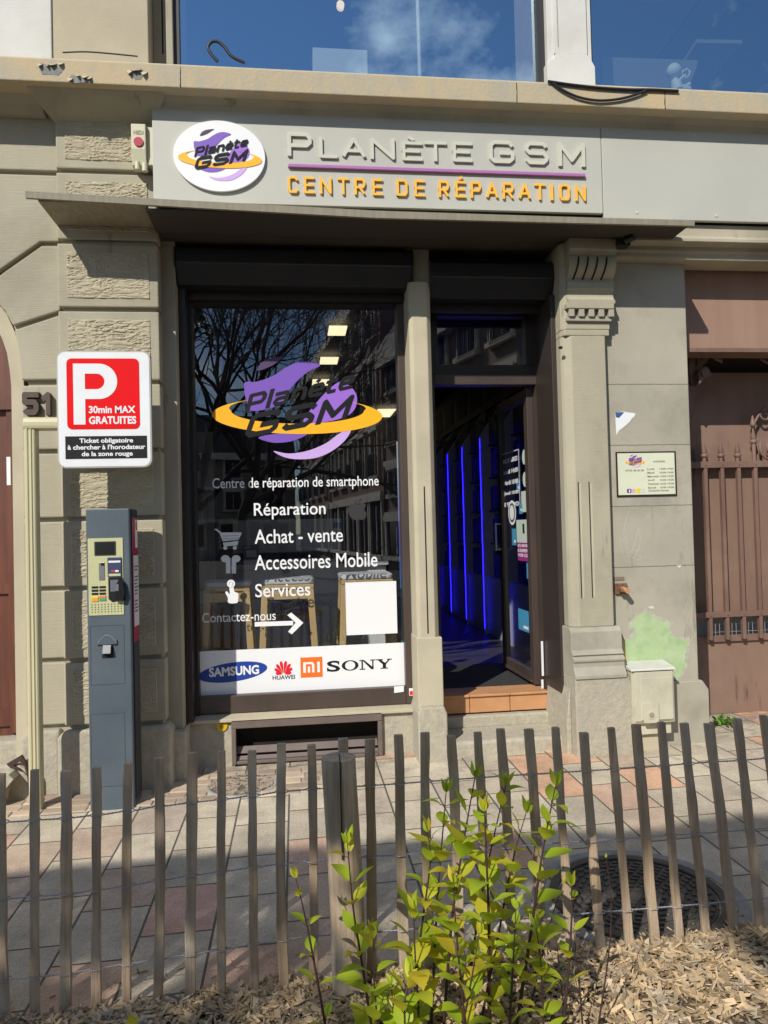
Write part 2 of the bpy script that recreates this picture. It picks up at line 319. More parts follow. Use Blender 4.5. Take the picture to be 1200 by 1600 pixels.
# ------------------------------------------------------------------ the setting: pavement and ground
def pavement_mat():
    mt = bpy.data.materials.new('sandstone paving'); mt.use_nodes = True; t = mt.node_tree; N = t.nodes.new; K = t.links.new
    b = t.nodes['Principled BSDF']; g = N('ShaderNodeNewGeometry'); b.inputs['Roughness'].default_value = .85
    mpn = N('ShaderNodeMapping'); mpn.inputs['Rotation'].default_value = (0, 0, radians(90)); mpn.inputs['Location'].default_value = (.12,.07,0); K(g.outputs['Position'], mpn.inputs[0])
    br = N('ShaderNodeTexBrick'); K(mpn.outputs[0], br.inputs['Vector']); br.offset = .37; br.squash = 1
    br.inputs['Scale'].default_value = 1; br.inputs['Brick Width'].default_value = .37; br.inputs['Row Height'].default_value = .27; br.inputs['Mortar Size'].default_value = .005
    br.inputs['Mortar Smooth'].default_value = .2; br.inputs['Bias'].default_value = 0
    br.inputs['Color1'].default_value = (0,0,0,1); br.inputs['Color2'].default_value = (1,1,1,1); br.inputs['Mortar'].default_value = (.5,.5,.5,1)
    r = N('ShaderNodeValToRGB'); r.color_ramp.interpolation = 'CONSTANT'; e = r.color_ramp.elements
    cs = [(0,(.37,.325,.255)),(.14,(.43,.38,.30)),(.3,(.42,.325,.25)),(.37,(.395,.35,.285)),(.52,(.46,.41,.33)),(.62,(.40,.335,.28)),(.69,(.385,.34,.275)),(.82,(.47,.315,.21)),(.86,(.44,.39,.315)),(.95,(.42,.30,.245))]
    cs = [(p, tuple(min(.6, v*1.2*k) for v, k in zip(c, (1.03, 1, .93) if c[0]/c[2] < 1.45 else (1.1, .95, .88)))) for p, c in cs]
    e[0].position = 0; e[0].color = (*cs[0][1],1); e[1].position = cs[1][0]; e[1].color = (*cs[1][1],1)
    for p, c in cs[2:]: q = e.new(p); q.color = (*c,1)
    K(br.outputs['Color'], r.inputs[0])
    n = N('ShaderNodeTexNoise'); n.inputs['Scale'].default_value = 3.2; n.inputs['Detail'].default_value = 10; n.inputs['Roughness'].default_value = .7; K(g.outputs['Position'], n.inputs['Vector'])
    mr = N('ShaderNodeMapRange'); mr.inputs[1].default_value = .3; mr.inputs[2].default_value = .7; mr.inputs[3].default_value = .66; mr.inputs[4].default_value = 1.25; K(n.outputs['Fac'], mr.inputs[0])
    n2 = N('ShaderNodeTexNoise'); n2.inputs['Scale'].default_value = 130; n2.inputs['Detail'].default_value = 4; K(g.outputs['Position'], n2.inputs['Vector'])
    mr2 = N('ShaderNodeMapRange'); mr2.inputs[1].default_value = .3; mr2.inputs[2].default_value = .7; mr2.inputs[3].default_value = .8; mr2.inputs[4].default_value = 1.2; K(n2.outputs['Fac'], mr2.inputs[0])
    mm = N('ShaderNodeMath'); mm.operation = 'MULTIPLY'; K(mr.outputs[0], mm.inputs[0]); K(mr2.outputs[0], mm.inputs[1])
    hs = N('ShaderNodeHueSaturation'); K(r.outputs[0], hs.inputs['Color']); K(mm.outputs[0], hs.inputs['Value']); hs.inputs['Saturation'].default_value = .95
    mx_ = N('ShaderNodeMixRGB'); K(br.outputs['Fac'], mx_.inputs[0]); K(hs.outputs[0], mx_.inputs[1]); mx_.inputs[2].default_value = (.11,.10,.075,1)
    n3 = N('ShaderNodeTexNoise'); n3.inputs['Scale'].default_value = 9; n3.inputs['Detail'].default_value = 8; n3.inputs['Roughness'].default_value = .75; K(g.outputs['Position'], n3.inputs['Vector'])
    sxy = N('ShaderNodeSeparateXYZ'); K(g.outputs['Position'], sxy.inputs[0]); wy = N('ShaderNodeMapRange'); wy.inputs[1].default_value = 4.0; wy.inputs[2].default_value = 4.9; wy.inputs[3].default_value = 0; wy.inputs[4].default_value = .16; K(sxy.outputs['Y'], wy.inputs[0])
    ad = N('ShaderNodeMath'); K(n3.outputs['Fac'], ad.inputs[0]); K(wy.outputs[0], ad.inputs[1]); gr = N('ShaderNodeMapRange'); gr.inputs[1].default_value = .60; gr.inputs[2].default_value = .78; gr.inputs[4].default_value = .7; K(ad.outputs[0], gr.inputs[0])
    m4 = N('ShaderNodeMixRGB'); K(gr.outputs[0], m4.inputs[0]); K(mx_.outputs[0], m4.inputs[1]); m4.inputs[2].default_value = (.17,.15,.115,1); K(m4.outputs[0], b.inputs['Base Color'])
    bp = N('ShaderNodeBump'); bp.inputs['Strength'].default_value = .6; bp.inputs['Distance'].default_value = .004; K(n2.outputs['Fac'], bp.inputs['Height'])
    bp2 = N('ShaderNodeBump'); bp2.inputs['Strength'].default_value = .8; bp2.inputs['Distance'].default_value = -.006; K(br.outputs['Fac'], bp2.inputs['Height']); K(bp.outputs[0], bp2.inputs['Normal']); K(bp2.outputs[0], b.inputs['Normal'])
    return mt
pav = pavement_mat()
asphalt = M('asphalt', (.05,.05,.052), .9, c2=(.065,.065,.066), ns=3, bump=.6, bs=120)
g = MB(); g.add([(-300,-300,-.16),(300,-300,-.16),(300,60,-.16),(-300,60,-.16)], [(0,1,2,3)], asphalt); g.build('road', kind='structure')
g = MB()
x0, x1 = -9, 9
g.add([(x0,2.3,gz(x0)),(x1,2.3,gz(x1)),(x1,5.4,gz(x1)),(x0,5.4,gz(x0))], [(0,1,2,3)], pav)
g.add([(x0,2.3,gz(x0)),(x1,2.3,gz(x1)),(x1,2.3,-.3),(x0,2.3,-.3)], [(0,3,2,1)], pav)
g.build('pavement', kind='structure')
# cobbled strip along the facade left of the vent (small setts, laid proud of the slabs)
setts = M('sandstone setts', (.50,.39,.28), .9, c2=(.42,.33,.25), ns=12, isl=.3, bump=.6, bs=90, bd=.006)
g = MB(); rnd = random.Random(4)
y = 4.20
while y < 4.60:
    d = rnd.uniform(.075,.105); x = -3.2+rnd.uniform(0,.1)
    while x < .06 - (4.6-y)*.2:
        wd = rnd.uniform(.10,.17); cx, cy = x+wd/2, y+d/2
        if (cx+.35)**2+(cy-4.41)**2 > .225**2:
            zt = gz(cx)+rnd.uniform(.004,.009)
            g.box(x+.005, x+wd-.005, y+.005, y+d-.005, zt-.03, zt, setts, Matrix.Rotation(rnd.uniform(-.04,.04), 3, 'Z'))
        x += wd
    y += d
g.build('cobbled_path', bevel=.006, kind='structure')
# bed with wood chips
g = MB()
def bedz(x, y):
    e = max(0, min(1, (2.50-y)/.14)); return gz(x)-.02+e*(.035+.015*noise.noise(Vector((x*2.2, y*2.2, 3)))+.02*max(0, min(1, x*.6)))
nx, ny = 60, 24
vs = [(-1.6+4.4*i/nx, .9+1.62*j/ny, bedz(-1.6+4.4*i/nx, .9+1.62*j/ny)) for j in range(ny+1) for i in range(nx+1)]
g.add(vs, [(j*(nx+1)+i, j*(nx+1)+i+1, (j+1)*(nx+1)+i+1, (j+1)*(nx+1)+i) for j in range(ny) for i in range(nx)], soil, True)
g.box(-9, -1.6, -.6, 2.46, -.2, .0, soil); g.box(2.8, 9, -.6, 2.46, -.2, .05, soil); g.box(-1.6, 2.8, -.6, .9, -.2, .02, soil)
g.build('soil', kind='structure')
g = MB(); rnd = random.Random(11)
def chip(x, y, z, s):
    l, wd, t = s*rnd.choice((.014,.02,.03,.04,.055,.075))*rnd.uniform(.8,1.2), s*rnd.choice((.003,.006,.009,.013,.018))*rnd.uniform(.7,1.2), rnd.uniform(.001,.004)
    R = Matrix.Rotation(rnd.uniform(0,6.28),3,'Z') @ Matrix.Rotation(rnd.gauss(0,.35),3,'X') @ Matrix.Rotation(rnd.gauss(0,.35),3,'Y')
    c = Vector((x,y,z)); tp = rnd.uniform(.3,1); sk = rnd.uniform(-.5,.5)*wd
    pts = [(-l/2,-wd/2),(l/2,-wd/2*tp+sk),(l/2*rnd.uniform(.7,1),wd/2*tp+sk),(-l/2*rnd.uniform(.6,1),wd/2)]
    vs = [c+R@Vector((a,b,-t/2)) for a,b in pts]+[c+R@Vector((a,b,t/2)) for a,b in pts]
    g.add(vs, [(3,2,1,0),(4,5,6,7),(0,1,5,4),(1,2,6,5),(2,3,7,6),(3,0,4,7)], chipm)
for _ in range(21000):
    x = rnd.uniform(-1.35,2.2); y = 2.56-abs(rnd.gauss(0,.36))
    ed = 2.455 + .05*noise.noise(Vector((x*3,0,1))) + (.05 if x > .1 else -.03 if x < -.35 else .02)
    if y > ed or y < 1.2: continue
    chip(x, y, bedz(x,y)+rnd.uniform(0,.014)+.004, 1)
    
for _ in range(130):                                     # strays on the paving
    x = rnd.uniform(-1.2,2.2); y = rnd.uniform(2.45,2.62); chip(x, y, gz(x)+.005, .7)
g.build('wood_chips', kind='stuff', label='pale shredded wood chips heaped along the foot of the picket fence', cat='wood chips')

# ------------------------------------------------------------------ the shop building
WP, LW, JB, WN, DR, PN = 4.50, 4.54, 4.62, 4.88, 5.0, 4.56     # depths: pilaster, left wall, jamb, window, door, right panel
bld = thing('shop_building', (0, WN, 0), 'beige stone building with a ground floor phone repair shop', 'building')
# -- rusticated pilaster
JZ = [.385, .773, 1.193, 1.599, 2.003, 2.406, 2.84, 3.243, 3.666, 4.065]
pxl, pxr = -1.362, -.785
g = MB(); r_ = MB()
g.box(pxl+.02, pxr-.02, WP+.028, 4.9, 0, 4.3, stone)
for a, b in zip(JZ[:-1], JZ[1:]):
    g.box(pxl, pxr, WP, WP+.10, a+.013, b-.013, stone)
g.build('pilaster', bld, bevel=.008)
for k, (a, b) in enumerate(zip(JZ[:-1], JZ[1:])):
    x0, x1, z0, z1 = pxl+.052, pxr-.05, a+.062, b-.062
    nx, nz_ = int((x1-x0)/.0044), int((z1-z0)/.0044); vs = []
    for j in range(nz_+1):
        for i in range(nx+1):
            x = x0+(x1-x0)*i/nx; z = z0+(z1-z0)*j/nz_
            if i in (0, nx) or j in (0, nz_): y = WP+.002
            else:
                n_ = abs(noise.noise(Vector((x*19+2*noise.noise(Vector((x*6,k,z*6))), k*3.1, z*62)))) + .6*abs(noise.noise(Vector((x*45, 7+k, z*120))))
                y = WP - .001 - .0090*min(1, n_*1.7)*(.6+.8*abs(noise.noise(Vector((x*5,k*5,z*5)))))
            vs.append((x, y, z))
    r_.add(vs, [(j*(nx+1)+i, j*(nx+1)+i+1, (j+1)*(nx+1)+i+1, (j+1)*(nx+1)+i) for j in range(nz_) for i in range(nx)], stone_rough, False)
r_.build('vermiculated_facing', bld)
g = MB()
g.prism([(pxl-.035, -.05),(pxr+.03,-.05),(pxr+.03,.33),(pxr,.372),(pxl,.372),(pxl-.035,.33)], WP-.03, 4.9, granite)
g.build('plinth', bld, bevel=.02, seg=3)
# -- wall with the arched doorway, left
g = MB()
def pz(*pts, y=LW): return [F(px, py, y) for px, py in pts]
BL_ = -3.6
top = 4.065
zt = lambda py: Z(60, py, LW)
g.box(BL_, pxl+.03, LW+.03, 4.9, 3.25, 4.3, stone)
g.prism([(-1.56,0),(pxl+.03,0),(pxl+.03,3.26),(-1.70,3.26),(-1.68,2.86),(-1.60,2.66),(-1.56,2.4)], LW+.031, 4.9, stone)
g.box(BL_, pxl, LW, LW+.06, 3.679, top, stone)
jx = pxl
g.prism([(BL_,3.653),(jx,3.653),(jx,3.256),(-1.469,3.253),(-1.705,3.075),(BL_,3.5)], LW, LW+.06, stone)
g.prism([(-1.705,3.045),(-1.462,3.228),(jx,3.231),(jx,2.842),(-1.630,2.750),(-1.675,2.838),(-1.735,2.905),(-1.80,2.95)], LW, LW+.06, stone)
g.prism([(-1.622,2.724),(jx,2.816),(jx,2.43),(-1.588,2.428),(-1.594,2.52),(-1.605,2.63)], LW, LW+.06, stone)
zz = [2.406, 2.003, 1.599, 1.193, .773, .385]
for b, a in zip(zz[:-1], zz[1:]): g.box(-1.588, jx, LW, LW+.06, a+.013, b-.013, stone)
g.build('doorway_wall', bld, bevel=.008)
g = MB()                                                       # moulded inner order of the arch
arc = [(-1.59,0),(-1.59,2.43),(-1.598,2.52),(-1.612,2.62),(-1.635,2.72),(-1.68,2.83),(-1.75,2.93),(-1.86,3.03),(-2.05,3.12),(-2.3,3.16)]
inn = [(-1.66,0),(-1.66,2.40),(-1.668,2.5),(-1.682,2.6),(-1.71,2.69),(-1.755,2.775),(-1.82,2.85),(-1.92,2.94),(-2.08,3.02),(-2.3,3.06)]
for i in range(len(arc)-1): g.prism([arc[i], arc[i+1], inn[i+1], inn[i]], LW+.045, 4.9, stone_pale)
g.box(-3.1, -2.9, LW, 4.9, 0, 3.2, stone); g.box(-2.95, -2.3, LW+.02, 4.9, 3.06, 3.26, stone); g.box(-5.5,-3.1,LW,4.9,-.2,4.1,stone)
g.build('doorway_arch', bld)
g = MB(); g.box(-2.95, -1.60, 4.74, 4.80, .30, 3.2, door_red)
g.box(-2.2, -1.63, 4.70, 4.74, 2.28, 2.36, door_red); g.box(-1.74,-1.662,4.715,4.74,.32,2.3,door_red); g.box(-1.95,-1.66,4.722,4.74,1.16,1.22,door_red); g.box(-1.95,-1.66,4.722,4.74,.36,.46,door_red)
dd = g.build('door', bld, label='red brown varnished wooden door')
g = MB(); g.box(X(11,750,4.66), X(17,750,4.66), 4.655, 4.66, Z(14,758,4.66), Z(14,714,4.66), white_vinyl); g.build('label_plate', bld)
g = MB(); g.prism([(-2.95,-.1),(-1.56,-.1),(-1.56,.30),(-2.95,.30)], 4.60, 4.9, granite); g.prism([(-3.0,-.1),(-1.5,-.1),(-1.5,.13),(-1.6,.2),(-3.0,.2)], 4.46, 4.62, granite); g.build('door_step', bld, bevel=.015)
g = MB(); g.prism([(-1.61,-.05),(pxl-.03,-.05),(pxl-.03,.33),(pxl-.03,.372),(-1.575,.372),(-1.61,.33)], LW-.03, 4.9, granite); g.build('plinth', bld, bevel=.02, seg=3)
# iron boot scraper beside the doorway
bs = MB(); cx = X(25,1200,4.46)
bs.prism([F(0,1212,4.42),F(20,1205,4.42),F(27,1212,4.42),F(14,1228,4.42),F(12,1247,4.42),F(0,1252,4.42)], 4.36, 4.5, granite)
bs.build('guard_stone', loc=(cx,4.43,0), label='worn grey guard stone at the foot of the arched doorway', cat='guard stone')
bs = MB()
a, b, c = F(10,1194,4.45), F(32,1181,4.45), F(44,1212,4.45); c2 = F(16,1200,4.45)
bs.prism([a, b, F(38,1196,4.45), F(31,1190,4.45), F(20,1196,4.45), F(32,1202,4.45), F(44,1214,4.45), F(36,1206,4.45), F(16,1200,4.45)], 4.45, 4.475, M('dark brown iron', (.06,.03,.025), .6))
bs.tube([(b[0],4.46,b[1]),(b[0]+.02,4.46,b[1]-.04),(c[0],4.46,c[1]),(c[0]+.01,4.46,.02)], .010, M('dark brown iron', (.06,.03,.025)))
bs.build('boot_scraper', loc=(c[0],4.46,0), label='dark brown iron boot scraper at the foot of the doorway wall', cat='boot scraper')
# -- jamb between pilaster and window, lintel above the shop opening
g = MB()
g.box(-.81, -.705, JB, 4.95, .30, 3.4, stone); g.box(-.81, -.69, JB-.05, 4.95, -.05, .31, granite)
g.build('jamb', bld, bevel=.006)
g = MB()
prof = [(4.47,3.43),(4.47,3.40),(4.50,3.385),(4.50,3.36),(4.52,3.35),(4.52,3.315),(4.55,3.30),(4.95,3.30),(4.95,3.9),(4.47,3.9)]
g.prism(prof, -.785, 6.0, M('lintel with painted shade', (.05,.042,.03), .85, c2=(.036,.03,.022), ns=5), 'x'); g.build('lintel', bld)  # near-black base colour paints the shade under the ledge
# -- column between window and door
g = MB()
cl, cr = .748, .893
g.prism([(cl,5.0),(cl,JB+.02),(cl+.02,JB),(cr-.03,JB),(cr,JB+.03),(cr,5.0)], .36, 3.075, stone_pale, 'z')
g.box(cl-.01, cr+.005, JB+.05, 5.0, 3.075, 3.4, stone)
g.prism([(cl-.006,5.0),(cl-.006,JB-.01),(cr+.012,JB-.01),(cr+.012,5.0)], .36, .80, stone_pale, 'z')
g.build('column', bld, bevel=.006)
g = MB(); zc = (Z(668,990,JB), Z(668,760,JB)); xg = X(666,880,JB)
g.box(xg-.004, xg+.004, JB-.0015, JB+.01, zc[0], zc[1], crack_shade); g.build('groove', bld)  # dark strip paints the shade of the groove
g = MB(); g.prism([(cl-.02,-.05),(cr+.022,-.05),(cr+.022,.33),(cr+.005,.375),(cl-.005,.375),(cl-.02,.33)], JB-.07, 5.0, granite); g.build('column_base', bld, bevel=.012, seg=3)
# -- sill wall below the shop window, with a basement vent
g = MB(); v0, v1 = X(362,1150,4.78), X(597,1140,4.78); vz0, vz1 = .03, Z(480,1118,4.78)
g.box(-.70, v0, 4.79, 4.95, -.05, .315, granite); g.box(v1, .76, 4.79, 4.95, -.05, .315, granite); g.box(v0, v1, 4.79, 4.95, vz1, .315, granite)
g.prism([(4.80,.29),(4.76,.30),(4.76,.318),(4.88,.335),(4.88,.29)], -.70, .76, stone_pale, 'x')
g.build('sill_wall', bld, bevel=.008)
g = MB()
vf = M('mauve brown vent frame', (.16,.125,.11), .6, c2=(.13,.10,.088), ns=7); g.box(v0, v1, 4.76, 4.80, vz1-.055, vz1, vf); g.box(v0, v0+.028, 4.76, 4.80, vz0, vz1-.057, vf); g.box(v1-.028, v1, 4.76, 4.80, vz0, vz1-.057, vf); g.box(v0+.03, v1-.03, 4.762, 4.80, vz0, vz0+.02, vf)
g.box(v0, v1, 4.90, 4.93, 0, vz1, MATS['dark crack'])  # near-black sheet paints the darkness inside the opening
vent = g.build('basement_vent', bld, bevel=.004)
g = MB(); g.box(v0+.03, v1-.03, 4.81, 4.815, vz0+.055, vz0+.10, vf, Matrix.Rotation(-.5,3,'X')); g.build('slat', vent)
g = MB(); g.box(v0+.03, v1-.03, 4.79, 4.795, vz0+.02, vz0+.045, vf, Matrix.Rotation(-.5,3,'X')); g.build('slat', vent)
# -- door steps
g = MB()
g.prism([(4.60,-.05),(4.60,.125),(4.62,.135),(4.86,.15),(5.2,.15),(5.2,-.05)], cr+.022, 1.70, granite, 'x')
g.prism([(4.86,.145),(4.86,.225),(5.3,.235),(5.3,.145)], cr+.005, 1.72, granite, 'x'); g.build('door_step', bld, bevel=.012, seg=3)
g = MB(); xs = [cr+.004, 1.14, 1.42, 1.717]; zq = (.238, .345)
for a, b in zip(xs[:-1], xs[1:]):
    g.box(a+.002, b-.002, 4.90, 4.93, zq[0], zq[1], orange_tile); g.box(a+.002, b-.002, 4.885, 5.12, zq[1]+.001, zq[1]+.016, orange_tile)
g.build('tiled_threshold', bld, bevel=.003)
# -- right pilaster with console capital
g = MB()
g.prism([(1.717,5.0),(1.717,WP+.05),(1.728,WP+.03),(1.775,WP),(2.0,WP),(2.0,4.7),(2.0,5.0)], .84, 2.70, stone, 'z')
g.prism([(1.717,5.0),(1.717,WP+.035),(1.74,WP),(2.035,WP),(2.035,5.0)], 2.74, 3.30, stone, 'z')
g.prism([(1.717,5.0),(1.717,WP+.05),(1.73,WP),(2.030,WP),(2.030,5.0)], 2.70, 2.74, stone, 'z')
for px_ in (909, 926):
    xq = X(px_, 860, WP); g.box(xq-.016, xq-.004, WP-.0015, WP+.02, 1.02, Z(916,752,WP), crack_shade); g.box(xq-.004, xq+.016, WP-.0012, WP+.02, 1.02, Z(916,752,WP)-.012, stone_pale)  # dark and pale strips paint the shaded and lit groove sides
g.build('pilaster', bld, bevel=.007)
g = MB(); pr = [(4.62,3.30),(4.425,3.30),(4.425,3.235),(4.435,3.225),(4.445,3.20)]
for k in range(9): t = k/8; pr.append((4.425+.012*(1-sin(t*pi)) + .055*t*t, 3.19-.13*t))
pr += [(4.49,3.05),(4.48,3.04),(4.482,3.0)]
for k in range(5): t = k/4; pr.append((4.484+.014*sin(t*pi), 3.0-.07*t))
pr += [(4.468,2.925),(4.468,2.90),(4.62,2.90)]
g.prism(pr, 1.752, 2.062, stone, 'x')
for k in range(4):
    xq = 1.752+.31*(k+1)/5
    g.tube([(xq-.02*t, 4.425+.012*(1-sin(t*pi))+.055*t*t-.002, 3.185-.125*t) for t in [i/8 for i in range(9)]], .006, crack_shade, n=6)  # dark tubes paint the shade in the capital's flutes
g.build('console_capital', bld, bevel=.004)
g = MB(); g.box(1.735, 2.05, 4.46, 4.6, 2.865, 2.898, stone)
for k in range(5): xq = 1.752+.066*k; g.box(xq, xq+.036, 4.465, 4.6, 2.815, 2.864, stone_grey)
g.box(1.74, 2.04, 4.48, 4.6, 2.79, 2.814, stone_grey); g.build('dentil_band', bld, bevel=.003)
g = MB()
prof = [(5.0,.84),(4.50,.84),(4.49,.83),(4.47,.815),(4.47,.70),(4.46,.69),(4.44,.675),(4.455,.665),(4.43,.65),(4.43,.635),(4.44,.625),(4.44,.60),(4.41,.55),(4.41,.53),(5.0,.53)]
g.prism(prof, 1.70, 2.035, stone_grey, 'x'); g.build('pilaster_base', bld, bevel=.004)
g = MB(); g.prism([(1.70,-.05),(2.07,-.05),(2.075,.44),(2.05,.535),(1.70,.535)], 4.42, 4.9, granite); g.prism([(1.665,-.05),(1.70,-.05),(1.70,.46),(1.685,.4),(1.67,.25)], 4.50, 4.9, granite); g.build('plinth', bld, bevel=.02, seg=3)
g = MB(); b1 = F(879,541,4.44); g.ball((b1[0],4.475,b1[1]), .014, crack_shade, sz=.7); g.build('drain_hole', bld)
# -- rendered wall panel right of the pilaster
g = MB(); g.box(2.0, 2.592, PN, 5.4, -.05, 3.31, stone_grey)
g.prism([(2.0,-.05),(2.64,-.05),(2.64,.40),(2.60,.46),(2.0,.46)], PN-.035, 5.4, stone_grey)
g.build('wall_panel', bld, bevel=.006)
g = MB()
for k, zq in enumerate((2.401, 2.003, 1.605, 1.21)):
    p = [(2.0+.592*i/22, zq+.003*noise.noise(Vector((i*.9, k*7.7, 0)))) for i in range(23)]
    g.prism(p+[(q[0], q[1]-.0035) for q in p[::-1]], PN-.0012, PN+.002, M('dark joint line', (.15,.14,.115), 1)); g.build('wall_joint', bld); g = MB()  # thin dark joint lines in the render
def jag(pts, amp, n, seed):
    o = []; k = len(pts)
    for i in range(k):
        a = Vector(pts[i]); b = Vector(pts[(i+1) % k])
        for s_ in range(n):
            q = a.lerp(b, s_/n); o.append((q.x+amp*noise.noise(Vector((q.x*60, q.y*60, seed))), q.y+amp*noise.noise(Vector((q.x*60, q.y*60, seed+9)))))
    return o
green = M('pale green old plaster', (.37,.51,.25), .9, c2=(.45,.56,.33), ns=7, c3=(.31,.44,.22), ns3=9, bump=.8, bs=60, dark=(34, .60, (.42,.41,.33)))
g = MB(); G_ = lambda *q: [F(a, b, PN) for a, b in q]
g.prism(jag(G_((980,976),(994,960),(1010,952),(1024,961),(1040,968),(1051,969),(1050,985),(1049,991),(1062,995),(1078,996),(1076,1017),(1074,1042),(1064,1062),(1056,1068),(1050,1050),(968,1046),(965,996),(981,997),(988,986)), .012, 7, 5), PN-.0008, PN+.008, M('pale plaster edge', (.52,.50,.42), .95, c2=(.36,.34,.29), ns=25, bump=.8, bs=70)); g.build('plaster_edge', bld); g = MB()
g.prism(jag(G_((983,978),(995,963),(1010,956),(1022,965),(1038,971),(1048,972),(1046,984),(1046,992),(1060,998),(1074,999),(1072,1015),(1070,1040),(1062,1058),(1056,1064),(1052,1048),(970,1043),(968,998),(985,1000),(995,985)), .010, 6, 1), PN-.002, PN+.01, green)
g.build('flaked_plaster', bld, label='pale green patch where the render has flaked off')
g = MB(); g.prism(jag(G_((969,999),(976,999),(978,1020),(982,1042),(970,1043)), .006, 5, 4), PN-.004, PN-.0025, M('yellow old plaster', (.55,.50,.22), .9, c2=(.5,.36,.2), ns=20, bump=.5))
g.build('paint_flake', bld, label='yellowed plaster flake'); g = MB(); g.prism(jag(G_((1012,948),(1020,947),(1023,951),(1016,951)), .003, 4, 2), PN-.003, PN+.01, white_paint); g.build('paint_flake', bld); g = MB(); g.prism(jag(G_((1056,884),(1064,883),(1062,888)), .002, 4, 3), PN-.003, PN+.01, white_paint)
g.build('paint_flake', bld)
# scratched white graffiti on the render
g = MB()
for pts in (((983,800),(975,830),(978,855),(985,870)),((990,872),(1000,850),(998,825),(993,845),(985,868)),((978,826),(982,858),(988,868)),((975,842),(985,862),(1000,868),(1020,870)),((984,868),(995,875),(1002,870),(992,862),(1001,858)),((970,840),(974,866),(986,874))):
    q = smoothpoly([F(a, b, PN) for a, b in pts], 5)[:-5]; g.tube([(x, PN-.0005, z) for x, z in q], .0012, M('chalk scratch', (.55,.54,.50), .9), n=4)
g.build('scratched_graffiti', bld)
# -- cornice and corbel
g = MB(); yc = 4.286
g.prism([(yc,4.066),(yc,4.197),(yc+.012,4.208),(4.70,4.26),(4.95,4.26),(4.95,4.066),(4.55,4.066),(4.50,4.056),(4.44,4.062)], -6, 7, stone_cream, 'x')
g.prism([(4.46,3.9),(4.44,3.98),(4.40,4.04),(4.36,4.066),(4.9,4.066),(4.9,3.9)], -.78, 7, stone_grey, 'x')
g.prism([(4.50,3.99),(4.46,4.03),(4.40,4.066),(4.9,4.066),(4.9,3.99)], -6, -1.42, stone_grey, 'x')
g.build('cornice', bld, bevel=.006)
g = MB(); zc1 = 4.066; zc0 = 3.955
vs = [(-1.36,4.50,zc0),(-.79,4.50,zc0),(-.79,4.9,zc0),(-1.36,4.9,zc0),(-1.47,4.33,zc1),(-.70,4.33,zc1),(-.70,4.9,zc1),(-1.47,4.9,zc1)]
g.add(vs, [(3,2,1,0),(4,5,6,7),(0,1,5,4),(1,2,6,5),(2,3,7,6),(3,0,4,7)], stone_grey); g.build('corbel', bld, bevel=.006)
g = MB(); rnd = random.Random(3)
for px_ in (282, 807, 1038):
    x = X(px_, 130, yc); g.prism(jag([(x-.003,4.07),(x+.002,4.07),(x+.003,4.19),(x-.001,4.19)], .004, 8, px_), yc-.0012, yc+.01, crack_shade); g.build('coping_joint', bld); g = MB()
g = MB()
for pts in (((60,105),(64,97),(72,102),(80,99),(93,104),(97,112),(92,117),(66,117)),((199,116),(209,109),(220,107),(227,113),(220,124),(212,125)),((106,123),(112,117),(126,120),(142,124),(144,128),(115,130))):
    g.prism(jag(G_(*[(a, b) for a, b in pts]) if 0 else jag([F(a, b, yc) for a, b in pts], .006, 5, pts[0][0]), 0, 1, 0), yc-.0015, yc+.01, cement)
    q = [F(a, b, yc) for a, b in pts]; xa_ = min(c_[0] for c_ in q); xb_ = max(c_[0] for c_ in q); zt_ = max(c_[1] for c_ in q)
    for k in range(4):
        x = xa_+(xb_-xa_)*(.12+.26*k)+rnd.uniform(-.01,.01); h_ = rnd.uniform(.012,.03); wd = rnd.uniform(.012,.03); z = zt_-rnd.uniform(.0,.025)
        vs = [(x-wd,yc-.001,z+.004),(x+wd*.8,yc-.001,z+.006),(x+wd*.5,yc-.016,z-h_*.5),(x-wd*.2,yc-.022,z-h_)]
        g.add(vs, [(0,3,2,1)], stone_cream)
    g.build('chipped_paint', bld, label='chipped grey spot on the cornice edge'); g = MB()
# -- upper floor
UY = 4.60
ux = lambda px_, py=70: X(px_, py, UY)
g = MB(); g.box(ux(82), ux(232), UY, 5.3, 4.24, 9, beige_paint); g.box(-6, ux(82)-.001, UY-.012, 5.3, 4.24, 9, white_paint); g.build('upper_wall', bld, bevel=.006)
g = MB(); g.box(ux(232), ux(260), UY+.16, 5.3, 4.24, 9, stone_grey); g.box(ux(246),ux(249),UY+.157,UY+.2,4.56,9,crack_shade); g.box(ux(257), ux(268), UY+.06, 5.3, 4.24, 9, stone); g.build('upper_jamb', bld, bevel=.005)
g = MB(); a, b = ux(857), ux(926)
g.box(a, b, UY+.02, 5.3, 4.24, 9, white_paint); g.prism([(a-.012,4.25),(b+.012,4.25),(b+.012,4.52),(b-.01,4.56),(b-.04,4.60),(a+.05,4.60),(a+.03,4.56),(a-.012,4.54)], UY, UY+.1, white_paint)
g.box(a+.04, b-.035, UY+.005, UY+.1, 4.601, 9, white_paint); g.box(a+.065, a+.072, UY+.003, UY+.1, 4.64, 9, cement); g.build('upper_pilaster', bld, bevel=.006)
g = MB(); g.box(ux(926)+3.1, 9, UY, 5.3, 4.24, 9, beige_paint); g.box(ux(268), 9, 5.0, 5.3, 6.8, 9, white_paint); g.build('upper_wall', bld)
GY = UY+.12
